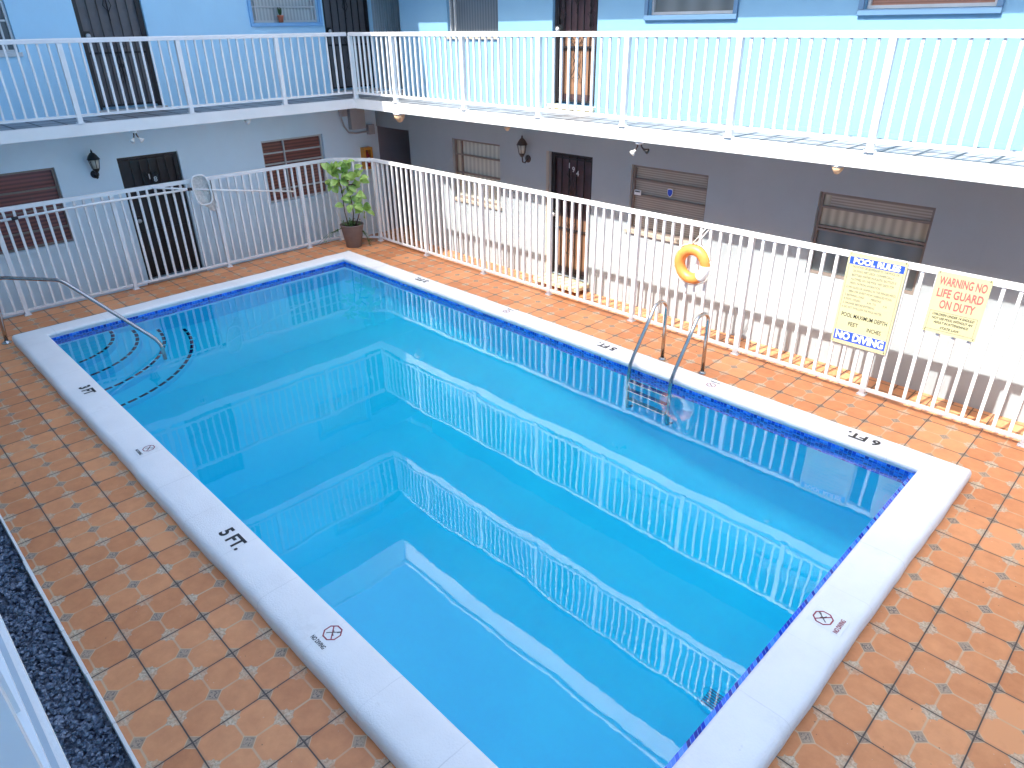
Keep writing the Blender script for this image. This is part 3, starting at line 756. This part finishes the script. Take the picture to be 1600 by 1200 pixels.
# drip joints in the sunlit fascia
b = MB()
for x in (2.3, 5.25, 5.95, 8.15, 9.8):
    b.box(x, x+.006, SR-.0022, SR-.0005, Z2B+.01, Z2-.02)
b.build("fascia_joint", M['soffit'], br)
# roof edge
b = MB(); b.box(SL, XE, SR, WR+6, 7.64, 8.26); b.build("roof", M['slab_white'], br)
b = MB(); b.box(-8, SL-.001, -12, WR+6, 7.64, 8.26); b.build("roof", M['slab_white'], bl)
b = MB(); b.box(SL-.02, XE, SR-.06, SR+.1, 8.29, 8.36); b.build("gutter", M['slab_white'], br)
b = MB(); b.box(SL-.08, SL+.04, -12, SR-.065, 8.29, 8.36); b.build("gutter", M['slab_white'], bl)
# --- passage at the corner
b = MB(); b.box(WL_+.003, XW0-.003, WR, WR+.15, 1.85, Z2B-.007); b.build("lintel", M['wall_warm'], br)
b = MB(); b.box(XW0, XW0+.12, WR+.245, 6.5, GZ, 7.63); b.build("end_wall", M['wall_passage_shade'], br)
b = MB(); b.box(WL_, XW0, 6.4, 6.5, GZ, 7.63); b.build("end_wall", M['wall_passage_shade'], br)
b = MB(); b.box(WL_+.002, XW0-.002, WR+.15, 6.4, Z2B, Z2-.004); b.box(WL_+.002, XW0-.002, WR+.15, 6.4, Z2B+DH, Z2+DH-.004); b.build("passage_slab", M['soffit'], br)
# --- left wing
lf = [(-2.57, -1.63, -.15, 1.845), (-4.75, -3.44, .72, 1.83), (-.17, 1.07, .73, 1.83)]
facade("passage_wall", 'L', WR+.02, 6.4, GZ, Z2B, [], M['wall_passage_shade'], bl)
facade("ground_floor_wall", 'L', -8, WR+.02, GZ, Z2B, lf, M['wall_grey'], bl)
for fl in (0, 1):
    dz = fl*DH
    lu = [(-2.61, -1.67, 2.545+dz, 4.47+dz), (1.41, 2.40, 2.545+dz, 4.47+dz), (.06, 1.30, 3.69+dz, 4.52+dz), (-4.7, -3.43, 3.36+dz, 4.52+dz)]
    facade("upper_floor_wall", 'L', -8, 6.4, Z2+dz, Z2B+DH+dz, lu, M['wall_blue'], bl)
    door('L', *lu[0], bl, M['grey_door'], M['dark_gate'], 6, step=M['grey_step'])
    door('L', *lu[1], bl, M['grey_door'], M['dark_gate'], 6, step=M['grey_step'])
    window('L', *lu[2], bl, M['cur_white'], M['alu'], bars=(3.93+dz,), vbars=(.16, 1.22), trim=M['trim_blue'])
    window('L', *lu[3], bl, M['cur_dark'], M['alu'], bars=(3.75+dz,), vbars=(-3.55,), sill=M['alu'])
    b = MB()
    for k in range(9): b.box(WL_+.002, WL_+.028, 2.47+k*.075, 2.47+k*.075+.055, Z2+.05+dz, 4.9+dz)
    b.box(WL_+.0015, WL_+.012, 2.45, 3.2, Z2+.05+dz, 4.9+dz); b.build("ribbed_panel", M['panel_ribbed'], bl)
door('L', *lf[0], bl, M['dark_door'], M['dark_gate'], 6, numbers=("18", -2.14, 1.50), step=M['grey_step'])
window('L', *lf[1], bl, M['blind_red'], M['bronze_frame'], bars=(1.54, 1.25, .96), sill=M['wall_grey'])
window('L', *lf[2], bl, M['blind_red'], M['alu'], bars=(1.60, 1.41, .95), vbars=(.28,), sill=M['wall_grey'])
# --- near wing (behind and beside the camera)
b = MB(); b.box(-2, XE, -7.5, -7.3, GZ, 9.0); b.build("wall", M['wall_blue'], bn)
NE = -6.135
b = MB(); b.box(-1.1, XE, -7.3, NE, Z2B, Z2-.004); b.build("balcony_slab", M['slab_white'], bn)
b = MB(); b.box(-1.1, XE, -7.3, NE-.012, Z2-.003, Z2+.0); b.build("balcony_floor", paint("balcony_paint", (.44, .50, .54), .6, .08, 3), bn)
b = MB(); b.box(-1.1, XE, -7.3, -7.0+.0, Z2B+DH, Z2+DH); b.build("balcony_slab", M['slab_white'], bn)
b = MB(); b.box(-8, XE, -14, NE, 9.3, 9.83); b.build("roof", M['slab_white'], bn)
b = MB(); b.box(-8, XE, -14, -7.3, 9.0, 9.29); b.build("wall", M['wall_blue'], bn)
rn = empty("balcony_railing", (5, NE-.03, Z2), "white railing standing on the near balcony at the lower left edge of the photo", "railing")
run_fence(rn, [(-1.0, NE-.032), (9.60, NE-.032)], [[.1, 1.6, 3.1, 4.6, 6.1, 7.6, 9.1, 10.58]], 3.46, Z2+.085, Z2, .18, .012, .04, .03, .045)
b = MB(); b.box(9.085, 9.15, NE+.001, NE+.022, 2.38, 2.44); o = b.top("cable_box", M['sign_white'], .004)
tag(o, "small white box fixed to the near balcony edge above the stone bed", "cable box")

b = MB(); b.box(XE, XE+.2, -7.3, WR+6, GZ, 8.3); b.build("end_wall", M['wall_blue'], bn)  # unseen closing wall, added to hold back sky light from the right
# ------------------------------------------------------------------ pool ladder
lad = empty("pool_ladder", (6.38, .1, 0), "stainless steel pool ladder with two hooped handrails at the deep end", "ladder")
for x in (6.10, 6.65):
    pts = [(x, .50, 0), (x, .49, .45)]
    pts += [(x, .34 + .15*math.cos(a), .66 + .12*math.sin(a)) for a in [k*math.pi/8 for k in range(0, 7)]]
    pts += [(x, .10, .54), (x, -.10, .26), (x, -.155, .16), (x, -.17, .05), (x, -.17, -.75), (x, -.15, -.86), (x, -.07, -.9)]
    b = MB(); b.tube(pts, .0215, 12); hr_ = b.build("handrail", M['steel'], lad)
    b = MB(); b.lathe((x, .50, 0), [(.045, 0), (.045, .012), (.026, .022), (.026, .026)], 20); b.build("escutcheon", M['steel'], hr_)
for z in (-.12, -.36, -.60):
    b = MB(); b.box(6.12, 6.63, -.215, -.14, z-.012, z+.012); b.build("tread", M['steel'], lad, bevel=.006)
# ------------------------------------------------------------------ entry handrail
th = R_(38); d = Vector((math.cos(th), math.sin(th), 0)); B0 = Vector((-.375, -4.946, 0))
def hp(s, z): return B0 + d*s + Vector((0, 0, z))
hr = empty("entry_handrail", B0, "bent stainless steel handrail leading down into the shallow end steps", "handrail")
pts = [hp(0, 0), hp(.035, .3), hp(.085, .66), hp(.10, .78), hp(.15, .86), hp(.24, .898), hp(.34, .90), hp(1.0, .893), hp(1.06, .885), hp(1.12, .855), hp(1.5, .585), hp(2.05, .195), hp(2.12, .14), hp(2.165, .075), hp(2.18, 0), hp(2.18, -.40)]
b = MB(); b.tube(pts, .023, 14); b.build("rail_tube", M['steel'], hr)
b = MB(); b.lathe(B0, [(.06, 0), (.06, .01), (.03, .03), (.028, .034)], 22); b.build("escutcheon", M['steel'], hr)

# ------------------------------------------------------------------ life ring
ring = empty("life_ring", (5.985, 1.185, .76), "orange life ring with a white band, tied by rope to the sunlit fence", "life ring")
rc = Vector((5.985, 1.165, 1.01)); Rr, rr = .178, .066
def ringpt(a, R0=Rr): return rc + Vector((R0*math.cos(a), 0, R0*math.sin(a)))
b = MB(); b.tube([ringpt(k*2*math.pi/48) for k in range(48)], rr, 18, True); body = b.build("ring_body", M['orange'], ring)
b = MB(); b.tube([ringpt(R_(-52)+k*R_(58)/8) for k in range(9)], rr+.003, 18); b.build("white_band", M['sign_white'], body)
b = MB()
for k in range(4):
    a0 = R_(20+90*k); b.tube([ringpt(a0+R_(90)*j/10, Rr+rr+.006+.012*math.sin(math.pi*j/10)) + Vector((0, -.01, 0)) for j in range(11)], .006, 6)
b.tube([rc+Vector((-.02, -.03, .255)), rc+Vector((.05, .0, .36)), rc+Vector((.10, .05, .455)), rc+Vector((.13, .07, .44)), rc+Vector((.09, .02, .36)), rc+Vector((.02, -.02, .25))], .007, 6)
b.tube([rc+Vector((-.08, -.01, -.25)), rc+Vector((-.12, .0, -.33)), rc+Vector((-.07, .0, -.31))], .006, 6)
b.tube([rc+Vector((.09, -.01, -.24)), rc+Vector((.08, .0, -.36)), rc+Vector((.11, .0, -.32))], .006, 6)
b.build("rope", M['rope'], ring)

# ------------------------------------------------------------------ signs
SY = 1.205
def sign_panel(root, x0, x1, z0, z1):
    b = MB(); b.box(x0, x1, SY-.003, SY+.003, z0, z1); return b.build("panel", M['sign_cream'], root)
s1 = empty("pool_rules_sign", (8.03, SY, .53), "tall cream pool rules sign with blue headings, tied to the fence", "sign")
pn = sign_panel(s1, 7.745, 8.31, .525, 1.515)
def outline(root, x0, x1, z0, z1, mat, w=.003, y=None):
    y = y or SY-.0042; b = MB()
    for a in ((x0, x1, z0, z0+w), (x0, x1, z1-w, z1), (x0, x0+w, z0+w, z1-w), (x1-w, x1, z0+w, z1-w)): b.box(a[0], a[1], y-.0005, y+.0005, a[2], a[3])
    return b.build("border_line", mat, root)
outline(pn, 7.765, 8.29, .565, 1.475, M['ink_fade'])
for z0, z1 in ((1.400, 1.473), (.567, .672)):
    b = MB(); b.box(7.766, 8.289, SY-.0055, SY-.0035, z0, z1); b.build("blue_band", M['sign_blue'], pn)
def line(b, s, z, size, x=7.785, w=None, al='LEFT', bold=0.0, y=SY-.0072, shear=0):
    put_text(b, s, size, (x, y, z), (1, 0, 0), (0, 0, 1), bold=bold, align=al, width=w, off=0, shear=shear)
b = MB(); line(b, "POOL RULES", 1.435, .078, 8.028, .45, 'CENTER', .0035); b.build("heading", M['sign_white'], pn)
b = MB(); line(b, "NO DIVING", .619, .112, 8.028, .49, 'CENTER', .0045); b.build("heading", M['sign_white'], pn)
b = MB()
L1 = [("1. NO FOOD OR BEVERAGES IN THE POOL OR", .47, 0), ("ON POOL WET DECK. COMMERCIALLY", .40, .03), ("BOTTLED WATER IN PLASTIC BOTTLES IS", .43, .03), ("ALLOWED ON THE POOL WET DECK FOR", .42, .03), ("POOL PATRON HYDRATION.", .30, .03),
      ("2. NO GLASS OR ANIMALS IN THE FENCED POOL", .49, 0), ("AREA (OR 50 FEET FROM UNFENCED POOL)", .43, .03), ("3. BATHING LOAD:", .20, 0), ("4. POOL HOURS:", .17, 0), ("5. SHOWER BEFORE ENTERING.", .32, 0), ("6. DO NOT SWALLOW THE POOL WATER.", .40, 0)]
z = 1.375
for k, (s, w, dx) in enumerate(L1):
    b = MB(); put_text(b, s, .034, (7.785+dx, SY-.0048, z), (1, 0, 0), (0, 0, 1), bold=.0, align='LEFT', width=w, off=0); z -= .0435
    if k < 10: b.build("small_print", M['ink_fade'], pn)
b.build("small_print", M['ink_fade'], pn); b = MB(); put_text(b, "PERSONS", .034, (8.05, SY-.0048, 1.375-.0435*7), (1, 0, 0), (0, 0, 1), align='LEFT', off=0, width=.10)
b.build("small_print", M['ink_fade'], pn); b = MB(); put_text(b, "A.M. TO          P.M.", .034, (8.02, SY-.0048, 1.375-.0435*8), (1, 0, 0), (0, 0, 1), align='LEFT', off=0, width=.20)
b.build("small_print", M['ink_fade'], pn)
b = MB(); line(b, "POOL MAXIMUM DEPTH", .853, .062, 8.028, .46, 'CENTER', .0005, SY-.0048)
line(b, "FEET", .760, .062, 7.935, .10, 'CENTER', .0005, SY-.0048); line(b, "INCHES", .740, .062, 8.15, .14, 'CENTER', .0005, SY-.0048)
for v_ in range(len(b.v)): pass
b.build("depth_lettering", M['ink'], pn)
s2 = empty("warning_sign", (8.8, SY, .9), "shorter cream warning sign with big red no life guard letters, on the fence", "sign")
pn = sign_panel(s2, 8.575, 9.035, .895, 1.50)
b = MB()
for s, z, w in (("WARNING NO", 1.41, .40), ("LIFE GUARD", 1.295, .39), ("ON DUTY", 1.185, .30)): line(b, s, z, .115, 8.81, w, 'CENTER', .0030, SY-.0048)
b.build("red_lettering", M['ink_red'], pn)
outline(pn, 8.60, 9.01, .925, 1.115, M['ink_fade'])
for s, z, w in (("CHILDREN UNDER 14 SHOULD", 1.085, .36), ("NOT USE POOL WITHOUT AN", 1.045, .35), ("ADULT IN ATTENDANCE", 1.005, .30), ("STATE LAW", .955, .17)):
    b = MB(); line(b, s, z, .034, 8.805, w, 'CENTER', .0006, SY-.0048, .2); b.build("small_print", M['ink'], pn)
for rt, xs_, zs_ in ((s1, (7.765, 8.29), (1.50, .54)), (s2, (8.595, 9.015), (1.485, .91))):
    b = MB()
    for x in xs_:
        for z in zs_: b.tube([(x, SY-.006, z), (x+.004, SY-.012, z+.012), (x+.006, SY+.02, z+.02), (x+.004, SY+.05, z+.01)], .0025, 5)
    b.build("cable_tie", M['ink'] , rt)

# ------------------------------------------------------------------ potted plant
pc = Vector((-.80, .70, 0))
pt = empty("potted_plant", pc, "bright green broad-leaved plant in a tapered brown pot in the fence corner", "plant")
b = MB(); b.lathe(pc, [(.135, 0), (.142, .01), (.205, .38), (.208, .395), (.214, .40), (.214, .415), (.200, .415), (.196, .38), (.19, .36)], 36); b.build("pot", M['pot'], pt)
b = MB(); b.lathe(pc+Vector((0, 0, .36)), [(.192, 0), (.15, .012), (.0, .02)], 24); b.build("soil", M['soil'], pt)
right = Vector((.7077, .7063, 0)).normalized(); fwd = Vector((-.707, .707, 0))
stems = [[(0.02, 0, .36), (.05, .02, .60), (.04, .02, .85), (-.03, .03, 1.15), (-.07, .02, 1.38)], [(-.06, .0, .36), (-.10, .0, .62), (-.11, .02, .95), (-.13, 0, 1.2)], [(.06, 0, .37), (.13, .0, .52), (.18, 0, .66)], [(-.03, .03, 1.15), (.08, .0, 1.22), (.15, .0, 1.32)], [(-.03, .03, 1.1), (.10, 0, 1.12), (.16, 0, 1.10)]]
b = MB()
for s in stems: b.tube([pc + right*p[0] + fwd*p[1] + Vector((0, 0, p[2])) for p in s], [.011*(1-.12*i) for i in range(len(s))], 7)
b.build("trunk", M['bark'], pt)
def leaf(b, base, dirv, nrm, ln, wd, rnd_):
    dirv = dirv.normalized(); side = dirv.cross(nrm).normalized(); nrm = side.cross(dirv).normalized()
    n_ = 7; v = []; f = []
    for i in range(n_+1):
        t_ = i/n_; w = wd*.5*math.sin(math.pi*min(1, t_**.75*1.0))**.75 if 0 < t_ < 1 else 0.004
        c0 = base + dirv*ln*t_ - nrm*(.35*ln*(t_-.35)**2) ; lift = w*.28
        v += [c0 - side*w + nrm*lift, c0, c0 + side*w + nrm*lift]
    for i in range(n_):
        for k in range(2): f.append((i*3+k, i*3+k+1, (i+1)*3+k+1, (i+1)*3+k))
    b.add(v, f, True)
rnd = random.Random(11)
b = MB()
toward = Vector((.55, -.55, .62)).normalized()
sunv = Vector((-.13, -.75, .95)).normalized()
clusters = [((-.09, 1.46), .13, 10), ((-.24, 1.36), .14, 10), ((-.13, 1.24), .14, 10), ((.13, 1.38), .14, 10), ((.20, 1.22), .14, 9), ((.04, 1.12), .10, 6), ((.14, .98), .12, 6), ((-.24, 1.12), .13, 7), ((-.13, .92), .08, 3),
            ((.06, .80), .12, 7), ((.20, .74), .14, 8), ((.28, .66), .12, 6), ((-.10, .74), .06, 2), ((.02, 1.50), .08, 3)]
for (cx_, cz_), rad_, cnt in clusters:
    cen = pc + right*cx_ + fwd*rnd.uniform(-.05, .08) + Vector((0, 0, cz_))
    for k in range(int(cnt*.95)):
        a = rnd.uniform(0, 6.28); dv = (right*math.cos(a) + Vector((0, 0, 1))*math.sin(a)*.75 - fwd*rnd.uniform(-.7, .7)).normalized()
        nv = (sunv + toward*.5 + Vector((rnd.uniform(-.7, .7), rnd.uniform(-.7, .7), rnd.uniform(-.3, .5)))).normalized()
        leaf(b, cen + dv*rad_*.30, dv, nv, rnd.uniform(.125, .19), rnd.uniform(.11, .15), rnd)
b.build("leaves", M['leaf'], pt)
b = MB()
for k in range(110):   # seedlings at the rim and trailing weed beside the pot
    a = rnd.uniform(0, 6.28); r0 = rnd.uniform(0, .17)
    base = pc + Vector((r0*math.cos(a), r0*math.sin(a), .37)); dv = Vector((rnd.uniform(-.5, .5), rnd.uniform(-.5, .5), 1))
    leaf(b, base + dv.normalized()*rnd.uniform(0, .12), Vector((rnd.uniform(-1, 1), rnd.uniform(-1, 1), rnd.uniform(.2, 1))), Vector((0, 0, 1)), rnd.uniform(.03, .055), .02, rnd)
for (ox, oz, sx) in ((.23, .20, .10), (-.25, .25, -.22)):
    for s in range(5):
        p = pc + right*ox*.8 + Vector((0, 0, oz+.08)); tip = pc + right*(ox+sx*rnd.uniform(.4, 1.8)) - fwd*rnd.uniform(-.02, .15) + Vector((0, 0, .015+rnd.uniform(0, .08)))
        mid = (p+tip)/2 + Vector((0, 0, .06))
        b.tube([p, mid, tip], .0022, 4)
        for q in range(6):
            c0 = p.lerp(mid, q/3) if q < 3 else mid.lerp(tip, (q-3)/2.5)
            leaf(b, c0, Vector((rnd.uniform(-1, 1), rnd.uniform(-1, 1), rnd.uniform(-.4, .8))), Vector((0, -.3, 1)), .035, .018, rnd)
b.build("weeds", M['leaf_small'], pt)

# cactus on the upper window sill
cp = Vector((WL_+.018, .56, 3.692))
ct = empty("potted_succulent", cp, "tiny green succulent in a red clay pot on the upper window ledge", "plant")
b = MB(); b.lathe(cp, [(.035, 0), (.05, .09), (.055, .09), (.055, .11), (.045, .11)], 16); b.build("pot", M['terra'], ct)
b = MB()
for k in range(26):
    a = rnd.uniform(0, 6.28); dv = Vector((math.cos(a)*.4, math.sin(a)*.4, 1)); leaf(b, cp+Vector((0, 0, .10)), dv, Vector((math.sin(a), math.cos(a), .2)), rnd.uniform(.08, .15), .03, rnd)
b.build("leaves", M['cactus'], ct)

# ------------------------------------------------------------------ net and poles
nc = Vector((-1.25, -1.69, 1.34))
ne = empty("leaf_net", (-1.25, -1.69, 1.10), "white framed leaf net hanging over the left fence rail", "net")
b = MB(); outl = []
for k in range(32):
    a = k*2*math.pi/32; ca, sa = math.cos(a), math.sin(a)
    y = .135*math.copysign(abs(ca)**.6, ca); z = .235*math.copysign(abs(sa)**.7, sa)
    outl.append(nc + Vector((.03+.02*sa, y - .12*z, z)))
b.tube(outl, .013, 8, True); b.build("rim", M['sign_white'], ne)
b = MB(); v = []; f = []; rg = 8
for i in range(rg+1):
    t_ = i/rg
    for k in range(32):
        p = outl[k].lerp(nc + Vector((.0, .09, -.12)), t_*.80)
        sag = math.sin(t_*math.pi/2)
        v.append(p + Vector((-.02-.05*sag, .12*sag*sag, -.24*sag*sag)) + Vector((.012*math.sin(k*1.7+i), .01*math.sin(k*2.3+i*2), 0))*sag)
for i in range(rg):
    for k in range(32): f.append((i*32+k, i*32+(k+1) % 32, (i+1)*32+(k+1) % 32, (i+1)*32+k))
f.append(tuple(rg*32+k for k in range(32))); b.add(v, f, True); b.build("net_bag", M['net'], ne)
b = MB(); b.tube([(-1.255, -4.43, 1.358), (-1.262, -3.2, 1.385), (-1.262, -1.86, 1.375)], .017, 10); ph_ = b.build("pole", M['sign_white'], ne)
b = MB(); b.tube([(-1.262, -1.90, 1.376), (-1.255, -1.82, 1.374)], .024, 10); b.tube([(-1.257, -4.30, 1.36), (-1.258, -4.22, 1.362)], .023, 10); b.build("collar", M['ink'], ph_)
b = MB(); b.tube([(-1.245, -2.42, 1.485), (-1.275, -1.3, 1.268), (-1.265, -.08, 1.057)], .014, 10)
o = b.top("brush_pole", M['sign_white']); tag(o, "thin white pole leaning across the left fence and through the leaf net", "pole")
md = None

# ------------------------------------------------------------------ wall lanterns
def lantern(c, out, mat, label, s=1.0):
    c = Vector(c); out = Vector(out)
    r = empty("wall_lantern", c, label, "lamp", "coach lanterns on the walls")
    b = MB(); b.lathe(c, [(.055*s, 0), (.055*s, .012), (.035*s, .022)], 20, out); b.build("wall_plate", mat, r)
    k = c + out*.13*s + Vector((0, 0, .09*s))
    b = MB(); b.tube([c+out*.02, c+out*.07*s+Vector((0, 0, -.05*s)), c+out*.12*s+Vector((0, 0, -.03*s)), k+Vector((0, 0, -.03*s))], .010*s, 8); b.build("arm", mat, r)
    b = MB(); b.lathe(k, [(.0, -.06*s), (.028*s, -.04*s), (.045*s, -.01*s), (.048*s, 0)], 6)
    b.lathe(k+Vector((0, 0, .12*s)), [(.085*s, 0), (.082*s, .008*s), (.055*s, .055*s), (.03*s, .085*s), (.012*s, .095*s), (.014*s, .11*s), (.0, .14*s)], 6)
    for q in range(6):
        a = q*math.pi/3; b.tube([k+Vector((.046*s*math.cos(a), .046*s*math.sin(a), 0)), k+Vector((.068*s*math.cos(a), .068*s*math.sin(a), .12*s))], .005*s, 5)
    b.build("cage", mat, r)
    b = MB(); b.lathe(k, [(.038*s, .002), (.060*s, .118*s)], 6); b.build("glass", M['lamp_glass'], r)
lantern((WL_, -2.93, 1.66), (1, 0, 0), M['black'], "black coach lantern on the shaded left wall between window and dark door", 1.1)
lantern((2.14, WR, 1.68), (0, -1, 0), M['bronze'], "bronze coach lantern on the right wall beside the numbered door", 1.1)
# flood lights and ceiling lights under the slabs
def flood(c, dirs_, label, dark_second=False):
    c = Vector(c); r = empty("flood_light", c, label, "lamp")
    b = MB(); b.lathe(c+Vector((0, 0, -.03)), [(.05, 0), (.055, .024)], 16); b.build("base_plate", M['sign_white'], r)
    for i, dv in enumerate(dirs_):
        dv = Vector(dv).normalized(); s0 = c + Vector((dv.x*.03, dv.y*.03, -.03))
        b = MB(); b.tube([s0, s0+Vector((0, 0, -.03)), s0+Vector((0, 0, -.05))+dv*.03], .010, 8); arm = b.build("arm", M['bronze'], r)
        b = MB(); b.lathe(s0+Vector((0, 0, -.05))+dv*.03, [(.013, 0), (.016, .02), (.036, .055), (.038, .063), (.024, .072), (0, .074)], 16, dv)
        b.build("bulb", M['black'] if (dark_second and i == 1) else M['lamp_white'], r)
flood((-1.25, -2.47, Z2B-.006), [(.4, -.7, -.8), (.5, .6, -.8)], "twin white flood light under the left balcony, above the dark door")
flood((4.95, 1.36, Z2B-.006), [(-.5, -.5, -.7), (.6, .2, -.25)], "twin flood light, one bulb white and one black, under the right balcony", True)
def ceil_light(c, mat, label, s=1.0):
    c = Vector(c); r = empty("ceiling_light", c, label, "lamp", "small ceiling lights under the balconies")
    b = MB(); b.lathe(c+Vector((0, 0, -.014*s)), [(.058*s, 0), (.06*s, .012*s)], 20); b.build("canopy", M['alu'], r)
    b = MB(); b.lathe(c+Vector((0, 0, -.085*s)), [(.0, 0), (.022*s, .006*s), (.045*s, .04*s), (.055*s, .07*s)], 20); b.build("shade", mat, r)
ceil_light((-1.25, -.72, Z2B-.006), M['lamp_white'], "small pale ceiling light under the left balcony near the red-blind window")
ceil_light((.03, 1.36, Z2B-.006), M['peach'], "broad peach ceiling light under the balcony beside the passage corner", 1.8)
ceil_light((2.60, 1.38, Z2B-.006), M['peach'], "small peach ceiling light under the balcony above the wall lantern", .9)
ceil_light((7.40, 1.36, Z2B-.006), M['peach'], "small peach ceiling light under the balcony above the beige-curtained window", 1.1)
# extinguisher cabinet and electrical box on the left wall in the corner
cb_ = empty("extinguisher_cabinet", (WL_+.06, 1.97, 1.10), "orange fire extinguisher cabinet on the left wall behind the plant", "cabinet")
b = MB()
y0, y1, z0, z1 = 1.87, 2.07, 1.08, 1.49
for a in ((y0, y1, z1-.045, z1), (y0, y1, z0, z0+.045), (y0, y0+.04, z0+.045, z1-.045), (y1-.04, y1, z0+.045, z1-.045)): b.box(WL_, WL_+.13, a[0], a[1], a[2], a[3])
b.build("case", M['cab_orange'], cb_, bevel=.004)
b = MB(); b.box(WL_+.001, WL_+.02, y0+.04, y1-.04, z0+.045, z1-.045); b.build("back_panel", M['brown_door'], cb_)
b = MB(); b.lathe((WL_+.075, 1.97, 1.13), [(.045, 0), (.05, .02), (.05, .2), (.02, .25), (.02, .28)], 16); b.build("extinguisher", M['red'], cb_)
b = MB(); b.box(WL_+.126, WL_+.128, 1.945, 1.995, 1.20, 1.30); b.build("label_plate", M['sign_white'], cb_)
eb = empty("electrical_box", (WL_+.05, 1.9, 1.9), "grey electrical box and curved conduit high in the shaded corner", "electrical box")
b = MB(); b.box(WL_, WL_+.12, 1.66, 1.98, 1.85, 2.31); b.build("cabinet", M['grey_box'], eb, bevel=.006)
b = MB(); b.box(WL_, WL_+.08, 1.48, 1.62, 2.10, 2.25); b.box(WL_, WL_+.09, 2.06, 2.20, 1.72, 1.90); b.build("junction_box", M['grey_box'], eb, bevel=.004)
b = MB(); b.tube([(WL_+.04, 1.50, 2.30), (WL_+.04, 1.46, 2.2), (WL_+.04, 1.50, 2.05), (WL_+.04, 1.54, 1.92), (WL_+.04, 1.63, 1.80), (WL_+.04, 1.80, 1.77), (WL_+.04, 2.10, 1.78)], .017, 8); b.build("conduit", M['grey_box'], eb)
